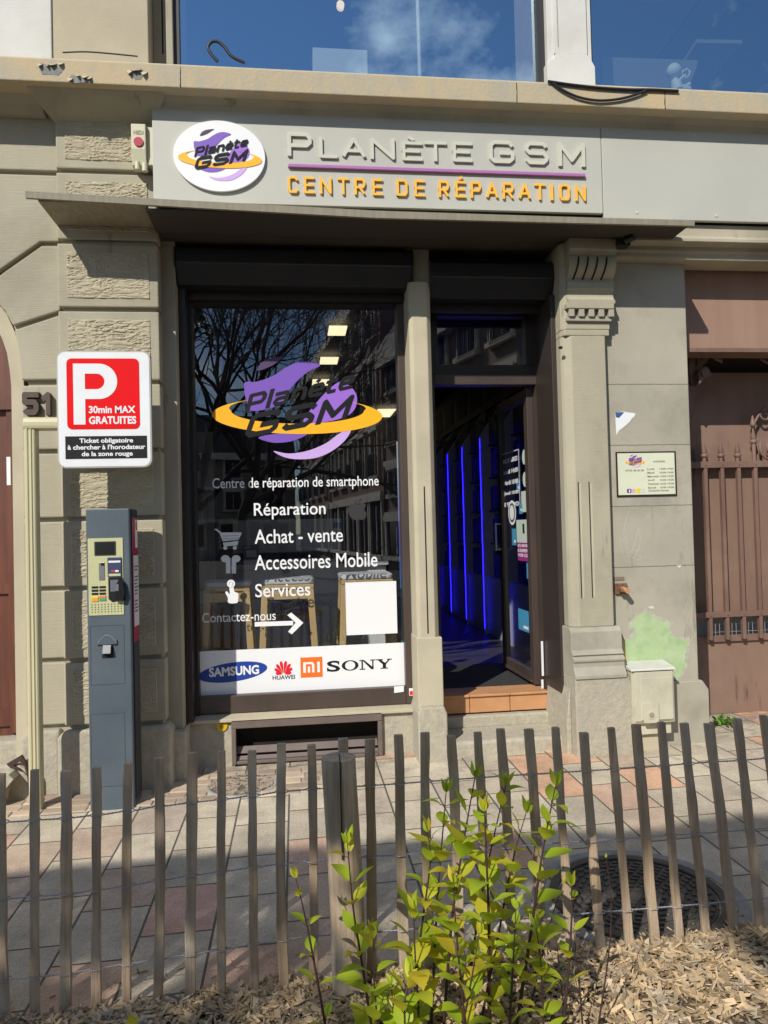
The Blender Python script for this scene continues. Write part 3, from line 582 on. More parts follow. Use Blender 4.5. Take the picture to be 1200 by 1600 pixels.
for a, b, lab in ((ux(268), ux(857), 'wide upper window'), (ux(926), ux(926)+3.1, 'upper window with the figurine')):
    g = MB()
    g.box(a, a+.035, GY-.03, GY+.05, 4.24, 6.9, skyglass_frame); g.box(b-.05, b, GY-.05, GY+.05, 4.24, 6.9, skyglass_frame); g.box(a, b, GY-.02, GY+.05, 4.24, 4.285, skyglass_frame); g.box(a,b,GY-.03,GY+.05,6.8,6.9,skyglass_frame)
    f = g.build('upper_window', bld, label=lab); g = MB(); g.add([(a+.02,GY,4.27),(b-.02,GY,4.27),(b-.02,GY,6.85),(a+.02,GY,6.85)], [(0,1,2,3)], glass_sky); g.build('pane', f)
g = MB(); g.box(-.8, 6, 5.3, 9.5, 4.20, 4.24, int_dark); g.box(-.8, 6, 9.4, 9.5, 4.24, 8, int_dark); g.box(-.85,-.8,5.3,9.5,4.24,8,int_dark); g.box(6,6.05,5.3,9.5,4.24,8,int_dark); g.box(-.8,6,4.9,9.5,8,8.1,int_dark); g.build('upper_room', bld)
# objects behind the upper glass
g = MB(); p = F(655, 60, 5.2); g.tube([(p[0],5.2,4.27),(p[0]-.01,5.2,6.5)], .014, mint, n=8); g.build('curtain_pole', loc=(p[0],5.2,4.27), label='thin pale mint pole standing behind the wide upper window', cat='pole')
g = MB(); a = F(489,100,5.1); b = F(574,78,5.1); g.box(a[0], b[0], 5.1, 5.3, 4.2, b[1], mint); g.build('storage_box', loc=(a[0],5.1,4.24), label='pale blue green box standing behind the wide upper window', cat='box', bevel=.005)
g = MB(); p = F(532,7,5.6); g.disc(p[0], p[1], .03, .035, 5.6, 5.63, M('lit downlight', (1,.8,.5), .5, emit=1.5)); g.build('ceiling_spot', loc=(p[0],5.6,p[1]), label='small warm round spotlight behind the wide upper window', cat='spotlight')
for k, (pts, yy, nm) in enumerate(((((935,0),(1090,0),(1045,70),(926,66)), 5.6, 'largest of the white panels hanging behind the upper window with the figurine'), (((1100,0),(1150,0),(1120,35),(1080,33)), 5.9, 'smallest of the white panels hanging behind the upper window with the figurine'), (((943,95),(1090,100),(1078,137),(943,130)), 5.2, 'long low white panel directly behind the mint figurine'), (((1088,67),(1160,68),(1122,115),(1072,112)), 5.5, 'tilted white panel hanging above and beyond the mint figurine'))):
    q = [F(a, b, yy) for a, b in pts]; g = MB()
    dy = (0, 0, .5, .5) if k != 2 else (0, 0, .02, .02)
    vs = [(c_[0]+(0 if not d_ else 0), yy+d_, c_[1]) for c_, d_ in zip(q, dy)]
    g.add(vs+[(x, y+.0, z+.03) for x, y, z in vs], [(0,1,2,3),(7,6,5,4),(0,4,5,1),(1,5,6,2),(2,6,7,3),(3,7,4,0)], M('pale hanging panel', (.20,.23,.22), .6))
    g.build('hanging_panel', loc=vs[0], label=nm, cat='panel')
g = MB(); fy = 4.80
q = lambda a, b: (F(a, b, fy)[0], fy, F(a, b, fy)[1])
g.ball(q(1053,111), .052, mint, sy=.9); g.tube([q(1052,124), q(1056,130), q(1058,141)], [.022,.036,.04], mint); g.tube([q(1056,130), q(1064,123), q(1071,118)], [.014,.012,.012], mint)
g.tube([q(1063,122), q(1067,111), q(1073,108), q(1078,112), q(1076,119), q(1070,123)], .007, mint); g.tube([q(1058,138), q(1070,137), q(1078,131)], [.03,.02,.014], mint); g.tube([q(1060,140), q(1078,140)], [.03,.02], mint)
g.build('figurine', loc=q(1058,142), label='small mint green seated figurine on the upper window sill', cat='figurine')
# -- shop window: frame, glass
wx0, wx1, wz0, wz1 = -.638, .700, .447, 3.02
g = MB()
g.box(-.704, wx0, WN-.04, WN+.08, .315, 3.06, black_alu); g.box(wx1, .795, WN-.04, WN+.08, .335, 3.06, lit_alu); g.box(wx0+.001, wx1-.001, WN-.035, WN+.08, .335, wz0, lit_alu); g.box(wx0+.001, wx1-.001, WN-.035, WN+.08, wz1, 3.06, black_alu)  # shaded members coloured near-black, sunlit right and bottom ones brown
g.box(-.704, -.66, WN-.16, WN-.042, .318, 3.06, black_alu); g.box(.765, .795, WN-.1, WN-.042, .336, 3.06, lit_alu)
win = g.build('shop_window', bld, bevel=.004)
g = MB(); g.add([(wx0-.01,WN+.02,wz0-.01),(wx1+.01,WN+.02,wz0-.01),(wx1+.01,WN+.02,wz1+.01),(wx0-.01,WN+.02,wz1+.01)], [(0,1,2,3)], glass); g.build('pane', win)
VY = WN+.017                                                    # front of the vinyl on the glass
def V(px_, py): return F(px_, py, VY)
def vtext(mb, s, px0, px1, pyt, pyb, mat, off=0., dy=0., sp=1.):
    a = V(px0, pyb); b = V(px1, pyb); c_ = V((px0+px1)/2, pyt); d_ = V((px0+px1)/2, pyb)
    textbox(mb, s, a[0], b[0], d_[1], c_[1], VY-.001-dy, VY-dy, mat, off, sp)
for t_, l, r, t, b, off in (('Centre de réparation de smartphone', 332, 592, 745, 766, .008), ('Réparation', 397, 509, 785, 811, .008), ('Achat - vente', 398, 536, 826, 848, .008), ('Accessoires Mobile', 398, 590, 865, 888, .008), ('Services', 399, 485, 911, 932, .008), ('Contactez-nous', 316, 431, 956, 971, .002)):
    g = MB(); vtext(g, t_, l, r, t, b, white_vinyl, off); g.build('lettering', win)
g = MB(); q = [V(*p) for p in ((398,973),(466,970))]
g.prism([V(398,972),V(458,970),V(458,977),V(398,979)], VY-.001, VY, white_vinyl)
g.prism([V(449,961),V(455,957),V(474,973),V(456,991),V(450,987),V(462,973)], VY-.002, VY-.001, white_vinyl); g.build('arrow_decal', win)
g = MB()                                                        # trolley
g.prism([V(335,827),V(338,826),V(346,832),V(378,832),V(373,843),V(348,846),V(343,833)], VY-.001, VY, white_vinyl)
g.prism([V(348,848),V(373,845),V(371,852),V(350,854)], VY-.001, VY, white_vinyl)
for px_ in (352, 367): c_ = V(px_, 856); g.disc(c_[0], c_[1], .013, .013, VY-.001, VY, white_vinyl, 16)
for py in (836.5, 841): g.prism([V(348,py+.6),V(374,py-.6),V(374,py+.6),V(348,py+1.8)], VY-.002, VY-.001, int_grey)
g.build('trolley_decal', win)
g = MB()                                                        # earbuds
for s_, cx in ((-1, 352), (1, 369)):
    c_ = V(cx, 873); g.disc(c_[0], c_[1], .028, .024, VY-.001, VY, white_vinyl, 18); e = 4*-s_
    g.prism([V(cx+e-3,872),V(cx+e+4,872),V(cx+e+4,896),V(cx+e-3,896)], VY-.002, VY-.001, white_vinyl)
g.build('earbuds_decal', win)
g = MB()                                                        # pointing hand
g.prism(smoothpoly([V(358,912),V(362,909),V(365,913),V(366,924),V(372,927),V(372,936),V(370,942),V(357,942),V(356,934),V(352,926),V(355,924),V(359,928)], 4), VY-.001, VY, white_vinyl)
c_ = V(361, 912); g.disc(c_[0], c_[1], .026, .026, VY-.0025, VY-.0015, white_vinyl, 18); g.disc(c_[0], c_[1], .016, .016, VY-.0035, VY-.0025, int_grey, 18); g.disc(c_[0], c_[1]-.004, .010, .014, VY-.0045, VY-.0035, white_vinyl, 14)
g.build('pointing_hand_decal', win)
g = MB()                                                        # bitten apple
g.prism(smoothpoly([V(559,789),V(565,786),V(572,789),V(569,796),V(573,803),V(569,811),V(563,812),V(559,811),V(553,812),V(547,807),V(544,797),V(547,789),V(553,787)], 4), VY-.001, VY, grey_vinyl)
g.prism(smoothpoly([V(558,786),V(560,781),V(565,779),V(564,784)], 4), VY-.001, VY, grey_vinyl); g.build('fruit_decal', win)
# brand strip
g = MB(); a, b = .4475, Z(470,1011,VY)
g.box(wx0+.002, wx1-.001, VY-.0012, VY, a, b, white_vinyl)
W1, W2, W3 = VY-.0024, VY-.0036, VY-.0013
cc = V(364, 1050); g.disc(cc[0], cc[1], .222, .062, W1, W3, samsung_blue, 48, rot=radians(5.5))
text(g, 'SAMSUNG', V(327,1058), V(405,1053), V(326.5,1043.5), W2, W1, white_vinyl, .035)
hc = V(443, 1053)
for k in range(8):                                              # petals
    t = radians(90+(-77+22*k)); ln = (.052, .07, .082, .09, .09, .082, .07, .052)[k]; d = Vector((cos(t), sin(t))); n_ = Vector((-d.y, d.x)); o = Vector((hc[0], hc[1]-.004))
    g.prism(smoothpoly([tuple(o+d*.010), tuple(o+d*ln*.55-n_*.009), tuple(o+d*ln*.9-n_*.009), tuple(o+d*ln+n_*.001), tuple(o+d*ln*.8+n_*.010), tuple(o+d*ln*.4+n_*.004)], 3), W1-.00002*k, W3, huawei_red)
vtext(g, 'HUAWEI', 426, 461, 1055, 1061.5, ink, .015, .0013)
q0, q1 = V(470,1059), V(503.5,1026); g.box(q0[0], q1[0], W1, W3, q0[1], q1[1], mi_orange)
mw = q1[0]-q0[0]; P_ = lambda u, v: (q0[0]+mw*u, q0[1]+(q1[1]-q0[1])*v)
g.prism([P_(.12,.24),P_(.24,.24),P_(.24,.66),P_(.50,.66),P_(.52,.62),P_(.52,.24),P_(.63,.24),P_(.63,.66),P_(.55,.76),P_(.12,.76)], W2, W1, white_vinyl); g.prism([P_(.33,.24),P_(.43,.24),P_(.43,.54),P_(.33,.54)], W2, W1, white_vinyl); g.prism([P_(.76,.24),P_(.88,.24),P_(.88,.76),P_(.76,.76)], W2, W1, white_vinyl)
s0, s1 = V(511,1049), V(612,1029); sh = s1[1]-s0[1]; sw = s1[0]-s0[0]
SX = lambda u, v: (s0[0]+sw*u, s0[1]+sh*v)
textbox(g, 'S', SX(.0,0)[0], SX(.20,0)[0], s0[1]-.004, s1[1]+.004, W1, W3, ink, .02)
g.prism([SX(0,0),SX(.022,0),SX(.022,.36),SX(0,.36)], W1-.0001, W3, ink); g.prism([SX(.165,.66),SX(.187,.66),SX(.187,1.),SX(.165,1.)], W1-.0001, W3, ink)
ro = [(SX(.355,.5)[0]+sw*.128*cos(2*pi*k/40), SX(0,.5)[1]+sh*.53*sin(2*pi*k/40)) for k in range(40)]; ri = [(SX(.355,.5)[0]+sw*.078*cos(2*pi*k/40), SX(0,.5)[1]+sh*.44*sin(2*pi*k/40)) for k in range(40)]
for k in range(40): g.prism([ro[k], ro[(k+1) % 40], ri[(k+1) % 40], ri[k]], W1, W3, ink)
for pl in ([(.50,0),(.585,0),(.585,.1),(.50,.1)],[(.50,.9),(.57,.9),(.57,1),(.50,1)],[(.53,.1),(.552,.1),(.552,.9),(.53,.9)],[(.552,.9),(.57,.99),(.715,.16),(.715,0),(.68,0)],[(.695,.1),(.715,.16),(.715,.9),(.695,.9)],[(.665,.9),(.745,.9),(.745,1),(.665,1)],
           [(.755,.9),(.86,.9),(.86,1),(.755,1)],[(.925,.9),(1,.9),(1,1),(.925,1)],[(.785,.9),(.84,.9),(.915,.48),(.86,.44)],[(.945,.9),(.97,.9),(.905,.45),(.875,.48)],[(.858,.1),(.908,.1),(.908,.49),(.858,.49)],[(.825,0),(.94,0),(.94,.1),(.825,.1)]):
    g.prism([SX(*p) for p in pl], W1, W3, ink)
g.build('brand_strip', win, label='white strip of phone brand marks along the window foot')
g = MB(); a, b = V(542,990), V(620,910); g.box(V(540.5,950)[0], V(620,950)[0], VY-.0012, VY, V(580,991)[1], V(580,909)[1], white_vinyl); g.build('white_panel_decal', win, label='blank white square panel')
g = MB(); q = [F(a, b, WN-.042) for a, b in ((616,1083),(631,1081),(631,1072),(616,1073))]; g.prism(q, WN-.0375, WN-.0365, white_vinyl); g.build('small_label', win)
g = MB(); a = F(643,1082,WN-.042); g.box(a[0]-.016, a[0]+.014, WN-.0425, WN-.0415, a[1]-.02, a[1]+.028, white_vinyl); g.box(a[0]-.013, a[0]+.011, WN-.0435, WN-.0425, a[1]-.016, a[1]+.010, huawei_red); g.build('small_label', win)
# shop logo, used four times (window, sign disc, counter front, opening hours plate)
def logo(name, fn, y, parent, dark=black_vinyl, step=.0012, dk2=purple_dk, under=False):
    """fn maps logo units to (x,z); layers run towards the street"""
    g = MB(); s_ = step
    T = lambda pts, n=5: smoothpoly([fn(*p) for p in pts], n)
    g.prism(T([(425,640),(440,608),(480,586),(548,577),(520,596),(480,622)]), y-s_, y, dk2)
    g.prism(T([(368,722),(372,690),(420,688),(490,664),(545,628),(600,603),(650,601),(698,617),(645,645),(595,688),(552,740),(520,790),(400,815),(374,760)]), y-s_, y, purple if dk2 is not purple_dk or name != 'sign_logo' else purple)
    g.prism(T([(625,865),(690,770),(755,705),(800,688),(852,735),(856,790),(820,835),(730,862)]), y-s_, y, purple_md)
    g.prism(T([(430,930),(520,914),(640,914),(585,944),(520,954),(470,949)]), y-s_, y, purple)
    g.prism(T([(495,990),(560,1001),(640,990),(720,958),(780,915),(835,890),(808,942),(750,990),(680,1020),(600,1026),(540,1016)]), y-s_, y, lilac)
    o = []; i_ = []
    for k in range(61):
        a = radians(118 + (422-118)*k/60); o.append((598+371*cos(a), 836-80*sin(a)+ (4*cos(a)))); i_.append((600+290*cos(a), 814-57*sin(a)))
    for k in range(60):
        t0 = min(1, k/12, (60-k)/12); t1 = min(1, (k+1)/12, (59-k)/12)
        lp = lambda A, B, t: (A[0]+(B[0]-A[0])*t, A[1]+(B[1]-A[1])*t)
        g.prism([fn(*o[k]), fn(*o[k+1]), fn(*lp(o[k+1], i_[k+1], max(.06,t1))), fn(*lp(o[k], i_[k], max(.06,t0)))], y-2*s_, y-s_, orange)
    strokes(g, 'Planète', fn(368,826), fn(838,716), fn(392,742), y-3*s_, y-2*s_, dark, .185, .62, .10)
    strokes(g, 'GSM', fn(362,938), fn(812,850), fn(402,828), y-4*s_, y-3*s_, dark, .215, 1.05, .16)
    return g.build(name, parent)
def wl(u, v): return V(250+u*430/1200, 350+v*450/1256)
logo('window_logo', wl, VY, win)
# -- roller shutter boxes
def shutter(x0, x1, y0, z0, z1, hi):
    g = MB(); d = z1-z0
    g.prism([(4.86,z1),(y0+.05,z1),(y0,z1-d*.14),(y0-.005,z1-d*.50),(y0,z1-d*.52),(y0+.05,z0),(4.86,z0)], x0, x1, box_alu, 'x')
    for x in (x0-.012, x1+.002): g.prism([(4.86,z1+.004),(y0+.046,z1+.004),(y0-.004,z1-d*.13),(y0-.009,z1-d*.53),(y0+.046,z0-.006),(4.86,z0-.006)], x, x+.01, black_alu, 'x')
    o = g.build('shutter_box', bld, bevel=.003); g = MB(); g.box(x0+.02, x1-.02, 4.80, 4.84, z0-.05, z0-.002, black_alu); g.build('shutter_slat', o); return o
shutter(-.70, .775, 4.62, 3.05, 3.296, .1)
shutter(.905, 1.712, 4.62, 2.985, 3.235, .1)
g = MB(); g.box(.893, 1.717, 4.80, 4.9, 3.24, 3.32, black_alu); g.box(-.704,.795,4.845,4.93,2.99,3.32,black_alu); g.build('shutter_backing', bld)
# -- door frame, transom, open leaf
dx0, dx1 = .905, 1.717
dz = lambda py: Z(760, py, DR)
tz0, tz1, bz0, bz1 = dz(572), dz(497), dz(603), dz(587)
g = MB()
g.box(dx0-.012, X(682,800,DR), DR-.05, DR+.05, .36, 3.0, black_alu); g.box(1.685, dx1+.001, JB+.0, DR+.05, .36, 3.0, M('dark brown door lining', (.04,.03,.025), .45))
g.box(X(838,550,DR), 1.684, DR-.05, DR+.05, .36, 3.0, lit_alu)
xa, xb = X(682,800,DR)+.001, X(838,550,DR)-.001
g.box(xa, xb, DR-.05, DR+.05, bz0, bz1, lit_alu); g.box(xa, xb, DR-.04, DR+.04, bz1, tz0, black_alu); g.box(xa, xb, DR-.04, DR+.04, tz1, 3.0, black_alu); g.box(xa, xa+.03, DR-.04, DR+.04, tz0, tz1, black_alu); g.box(xb-.09, xb, DR-.04, DR+.04, tz0, tz1, black_alu)  # lower bar coloured sunlit brown, members in shade near-black
dfr = g.build('door_frame', bld, bevel=.003)
g = MB(); g.add([(xa+.02,DR,tz0-.01),(xb-.08,DR,tz0-.01),(xb-.08,DR,tz1+.01),(xa+.02,DR,tz1+.01)], [(0,1,2,3)], glass); g.build('transom_pane', dfr)
g = MB(); q = F(689,1070,DR-.055); g.box(q[0]-.018, q[0]+.016, DR-.053, DR-.051, q[1]-.03, q[1]+.045, white_vinyl); g.box(q[0]-.015, q[0]+.013, DR-.055, DR-.053, q[1]-.022, q[1]+.02, huawei_red); g.build('small_label', dfr)
for za, zb in ((702,758),(762,798),(806,824),(843,858),(1002,1056),(1062,1076)):
    g = MB(); p = F(848, (za+zb)/2, DR-.06); g.box(p[0]-.008, p[0]+.006, DR-.06, DR-.052, Z(848,zb,DR-.06), Z(848,za,DR-.06), white_vinyl); g.build('gap_light_strip', dfr)  # added white strips imitate bright light through the hinge gap
HX, HY = X(841,850,DR), DR+.03
lt = lambda px_: px_
def leafpt(s_, dn=0.):
    # along the leaf from the hinge (s=0) to the closing edge (s=.72); dn = towards the viewer's left
    a = radians(91.5); d = Vector((cos(a), sin(a))); n_ = Vector((-1, 0)); return (HX+d.x*s_-dn, HY+d.y*s_)
lz0, lz1 = .375, bz0-.01
def lbox(mb, s0, s1, z0, z1, d0, d1, mat):
    a = [leafpt(s0, d0), leafpt(s1, d0), leafpt(s1, d1), leafpt(s0, d1)]
    mb.prism(a, z0, z1, mat, 'z')
g = MB()
lbox(g, 0, .075, lz0, lz1, 0, .045, lit_alu); lbox(g, .66, .73, lz0, lz1, 0, .045, black_alu); lbox(g, .076, .659, lz0, lz0+.085, .001, .044, lit_alu); lbox(g, .076, .659, lz1-.075, lz1, .001, .044, lit_alu); lbox(g, .03, .70, lz0+.01, lz0+.03, .045, .06, lit_alu)
leaf = g.build('door', bld, bevel=.003, label='glazed brown metal door standing open')
g = MB(); a = leafpt(.07,.022); b = leafpt(.665,.022); g.add([(a[0],a[1],lz0+.08),(b[0],b[1],lz0+.08),(b[0],b[1],lz1-.07),(a[0],a[1],lz1-.07)], [(0,1,2,3)], glass); g.build('pane', leaf)
g = MB(); a = leafpt(.69,.045); a2 = leafpt(.69,.085); g.tube([(a2[0],a2[1],1.30),(a2[0],a2[1],1.52)], .010, grey_metal); g.tube([(a[0],a[1],1.31),(a2[0],a2[1],1.31)], .007, grey_metal); g.tube([(a[0],a[1],1.51),(a2[0],a2[1],1.51)], .007, grey_metal); g.build('handle', leaf)
def spx(px_):                                                    # pixel column -> distance along the leaf
    r = CF + CR*(px_-600)/FPX - CU*(830-800)/FPX; k = r.x/r.y
    lo, hi = 0, .8
    for _ in range(40):
        mdl = (lo+hi)/2; q = leafpt(mdl, .03)
        if q[0]/q[1] > k: lo = mdl
        else: hi = mdl
    return lo
def stick(mb, px0, px1, py0, py1, mat, lay=0):
    s1, s0 = spx(px0), spx(px1); y = leafpt((s0+s1)/2)[1]; zc = Z((px0+px1)/2, py1, y); zt_ = Z((px0+px1)/2, py0, y); lbox(mb, s0, s1, zc, zt_, .024+lay*.001, .0248+lay*.001, mat); return s0, s1, zc, zt_
pale_st = M('pale mint sticker', (.55,.66,.58), .5); blue_st = M('sky blue sticker', (.06,.30,.52), .5); mag_st = M('magenta sticker', (.32,.03,.22), .5)
g = MB(); s = stick(g, 806, 829, 812, 848, pale_st); lbox(g, (s[0]+s[1])/2-.02, (s[0]+s[1])/2+.02, s[3]-.10, s[3]-.03, .0255, .0262, ink)
g.build('mint_sticker', leaf)
def leaftext(mb, t_, s_hi, s_lo, z0, z1, dn, mat, off=0.):
    vs, fs = textmesh(t_, off)
    o = []
    for u, v, d in vs:
        p_ = leafpt(s_hi+(s_lo-s_hi)*u, dn+(.0008 if d > 0 else 0)); o.append((p_[0], p_[1], z0+(z1-z0)*v))
    mb.add(o, fs, mat)
g = MB(); s = stick(g, 807, 829, 848, 877, mag_st); 
for k, t_ in enumerate(('ICI, RETIREZ', '& EXPEDIEZ', 'VOS COLIS')): leaftext(g, t_, s[1]-.01, s[0]+.01, s[3]-.035-.035*k, s[3]-.012-.035*k, .026, white_vinyl, .02)
g.build('parcel_sticker', leaf)
g = MB(); stick(g, 815, 826, 767, 800, pale_st); g.build('mint_sticker', leaf)
for pyc in (714, 749):
    g = MB(); s1, s0 = spx(818), spx(825); y = leafpt((s0+s1)/2)[1]; zc = Z(820, pyc, y); ps = []
    for k in range(20):
        q = leafpt((s0+s1)/2+(s1-s0)/2*cos(2*pi*k/20), .025); ps.append((q[0], q[1], zc+.055*sin(2*pi*k/20)))
    g.add(ps, [tuple(range(20))], pale_st); g.build('round_sticker', leaf)
g = MB(); s1, s0 = spx(794), spx(806); y = leafpt((s0+s1)/2)[1]; zc = Z(800, 801, y)
for rr, mt, dn in ((1, white_vinyl, .025), (.78, navy, .026), (.6, white_vinyl, .027)):
    ps = [(leafpt((s0+s1)/2+(s1-s0)/2*rr*cos(2*pi*k/24), dn)[0], leafpt((s0+s1)/2+(s1-s0)/2*rr*cos(2*pi*k/24), dn)[1], zc+.095*rr*sin(2*pi*k/24)) for k in range(24)]; g.add(ps, [tuple(range(24))], mt)
g.build('round_sticker', leaf)
for a_ in ((799,805,826,852),(820,829,880,905),(805,821,953,986),(811,816,788,803),(808,813,751,768)):
    g = MB(); s = stick(g, *a_, blue_st); lbox(g, s[0]+.01, (s[0]+s[1])/2, s[2]+.02, s[2]+.04, .0255, .0262, white_vinyl); g.build('blue_sticker', leaf)
g = MB(); s1, s0 = spx(787), spx(813); y = leafpt((s0+s1)/2)[1]; zb, zt2 = Z(800,790,y), Z(800,706,y)
for k, t_ in enumerate(('HORAIRES', 'Lundi 14:00', 'Mardi 10:00', 'Jeudi 10:00', '19:00')): leaftext(g, t_, s1-.03, s0+.03, zt2-.08-.085*k, zt2-.045-.085*k, .025, white_vinyl, .02)
lbox(g, s0, s0+.006, zb, zt2, .025, .026, white_vinyl); lbox(g, s0, s1, zt2-.006, zt2, .0262, .027, white_vinyl); g.build('hours_lettering', leaf)

# ------------------------------------------------------------------ shop sign
SY = 4.42
sg = thing('shop_sign', (.6, SY, 3.47), 'long grey fascia sign with a round logo disc and raised letters', 'shop sign')
g = MB(); g.box(-.79, 1.978, SY, SY+.03, 3.46, 4.045, sign_grey); g.build('panel', sg, bevel=.003)
g = MB(); g.box(1.983, 6.5, SY, SY+.03, 3.43, 4.045, sign_grey); g.build('panel', sg, bevel=.003)
g = MB()
for px_, py in ((955,197),(1085,211),(690,182),(995,332),(1119,337),(260,168),(370,170)):
    x, z = F(px_, py, SY); g.disc(x, z, .009, .009, SY-.004, SY+.001, sign_pale, 12)
g.build('screw', sg)
dc = F(343,243.5,SY-.02)
g = MB(); g.disc(dc[0], dc[1], .268, .213, SY-.02, SY-.003, white_vinyl, 72); g.build('logo_disc', sg, bevel=.002)
def sl(u, v):                                                    # logo units on the sign disc
    k = .585/740; return (dc[0]+(u-598)*k*.835+.004, dc[1]-(v-812)*k*.87-.003)
logo('sign_logo', sl, SY-.0205, sg, ink, .0015, M('plum print', (.05,.03,.06), .5))
YF, YB = SY-.015, SY-.002
def stext(s, px0, px1, pyt, pyb, mat, off=0., mb=None):
    a = F(px0, (pyt+pyb)/2, SY-.02); b = F(px1, (pyt+pyb)/2, SY-.02); zc, zt_ = Z((px0+px1)/2, pyb, SY-.02), Z((px0+px1)/2, pyt, SY-.02)
    textbox(mb, s, a[0], b[0], zc, zt_, YF, YB, mat, off)
# (character, left, right, top, bottom) read from the photograph
for ch, l, r, t, b in (('P',449,487,206,243),('L',499,527,214,246),('A',534,572,214,246),('N',579,617,215,248),('È',629,660,203,250),('T',664,698,220,251),('E',708,738,221,252),('G',765,804,219,254),('S',821,857,221,256),('M',873,915,222,259)):
    t_ = t if ch != 'È' else 220.5
    a = F(l, (t_+b)/2, SY-.02); b_ = F(r, (t_+b)/2, SY-.02); zc, zt_ = Z((l+r)/2, b, SY-.02), Z((l+r)/2, t_, SY-.02); hh = zt_-zc; tk = .155; wr = (b_[0]-a[0])/hh-tk; g = MB()
    strokes(g, ch, (a[0],zc), (b_[0],zc), (a[0],zt_), YF, YB, sign_pale, tk, max(.05, wr), 0); g.build('raised_letter', sg, label='pale grey raised letter '+ch)
g = MB(); z0, z1 = F(450,262,SY)[1], F(913,275,SY)[1]; zc = (F(450,261,SY)[1]+F(913,275,SY)[1])/2; g.box(F(450,262,SY)[0], F(913,274,SY)[0], SY-.02, SY-.002, zc-.010, zc+.010, sign_mauve); g.build('underline', sg, bevel=.003)
g = MB()
wid = [('C',450,466),('E',475,491),('N',500,518),('T',528,545),('R',554,571),('E',582,598),('D',620,637),('E',648,664),('R',686,702),('É',712,728),('P',736,752),('A',760,779),('R',786,803),('A',811,830),('T',836,853),('I',861,865),('O',875,891),('N',900,916)]
for ch, l, r in wid:
    t = (l-450)/466.; bot = 300.5+t*13.0; topy = 274.5+t*14.0
    a = F(l, (topy+bot)/2, SY-.02); b_ = F(r, (topy+bot)/2, SY-.02); zc, zt_ = Z((l+r)/2, bot, SY-.02), Z((l+r)/2, topy, SY-.02); hh = zt_-zc; tk = .135; wr = (b_[0]-a[0])/hh-tk; g = MB()
    strokes(g, ch, (a[0],zc), (b_[0],zc), (a[0],zt_), YF, YB, sign_yellow, tk, max(.02, wr), 0); g.build('raised_letter', sg, label='yellow raised letter '+ch)
# ------------------------------------------------------------------ metal flashing under the sign
g = MB(); st_ = [(-1.42,3.379,3.345), (-.6,3.353,3.317), (.5,3.323,3.283), (1.5,3.317,3.283), (2.438,3.314,3.284)]
vs = []
for x, zt_, zb in st_:
    vs += [(x,4.16,zb),(x,4.155,zt_),(x,4.44,zt_+.105),(x,4.44,zt_+.085),(x,4.18,zt_-.012),(x,4.18,zb)]
fs = []
for i in range(len(st_)-1):
    for k in range(6): fs.append((i*6+k, (i+1)*6+k, (i+1)*6+(k+1) % 6, i*6+(k+1) % 6))
fs += [tuple(range(5,-1,-1)), tuple(range(len(vs)-6, len(vs)))]
g.add(vs, fs, zinc)
g.box(-1.36, -.79, 4.18, 4.5, 3.335, 3.345, zinc); g.box(-.79, 2.43, 4.18, 4.5, 3.315-.012, 3.325-.012, M('soffit with painted shade', (.05,.045,.035), .8))  # soffit colour carries the deep shade below the ledge
g.build('metal_ledge', loc=(.5,4.45,3.3), label='narrow projecting beige metal ledge running under the grey fascia sign', cat='ledge')
g = MB(); g.prism([(4.405,3.31),(4.405,3.288),(4.475,3.28),(4.475,3.25),(4.488,3.24),(4.488,3.215),(4.495,3.20),(4.68,3.20),(4.68,3.42),(4.46,3.42),(4.46,3.34)], 2.066, 6.5, stone, 'x'); g.build('moulding', bld, bevel=.004)
# ------------------------------------------------------------------ little things on the facade
al = thing('alarm_box', (-.88, 4.46, 3.80), 'cream alarm sounder box with a red disc on the top stone block', 'alarm')
a0, a1 = F(205,232,4.40), F(227,194,4.40)
g = MB(); g.prism([(4.487,a0[1]-.10),(4.42,a0[1]-.09),(4.40,a0[1]),(4.40,a1[1]),(4.42,a1[1]+.01),(4.487,a1[1]+.01)], a0[0], a1[0], M('cream plastic', (.58,.56,.40), .5), 'x'); g.box(a1[0]+.001, a1[0]+.04, 4.43, 4.487, a0[1]-.08, a1[1], MATS['cream plastic'])
g.tube([(a0[0]+.03,4.42,a0[1]-.07),(a0[0]+.03,4.42,a0[1]-.115)], .016, MATS['cream plastic']); g.tube([(a0[0]+.07,4.43,a0[1]-.07),(a0[0]+.07,4.43,a0[1]-.12)], .018, MATS['cream plastic']); g.build('housing', al, bevel=.004)
g = MB(); q = F(216.5,222,4.40); g.disc(q[0], q[1], .027, .027, 4.392, 4.401, M('red plastic lens', (.45,.03,.06), .35), 24); g.build('strobe_lens', al)
g = MB(); textbox(g, 'HEDI', a0[0]+.015, a1[0]-.012, Z(216,210,4.4), Z(216,204,4.4), 4.398, 4.401, zinc, .01); g.build('embossed_lettering', al)
hn = thing('house_number', (X(60,640,LW), LW, 2.2), 'dark brown raised house number 51 on the wall by the arched doorway', 'house number')
num = M('dark brown number', (.105,.075,.065), .8, bump=.4, bs=90)
for ch, l, r in (('5',38,63),('1',66,84)):
    g = MB(); a = F(l,650,LW); b = F(r,614,LW); strokes(g, ch, (a[0],a[1]), (b[0],a[1]), (a[0],b[1]), LW-.035, LW-.001, num, .24, .55 if ch == '5' else .8, 0); g.build('numeral', hn)
hp = thing('opening_hours_plate', (2.28, PN, 1.66), 'cream opening hours plate with black edge on the rendered wall by the gate', 'plate')
px0, px1, pz0, pz1 = 2.071, 2.483, 1.664, 1.957
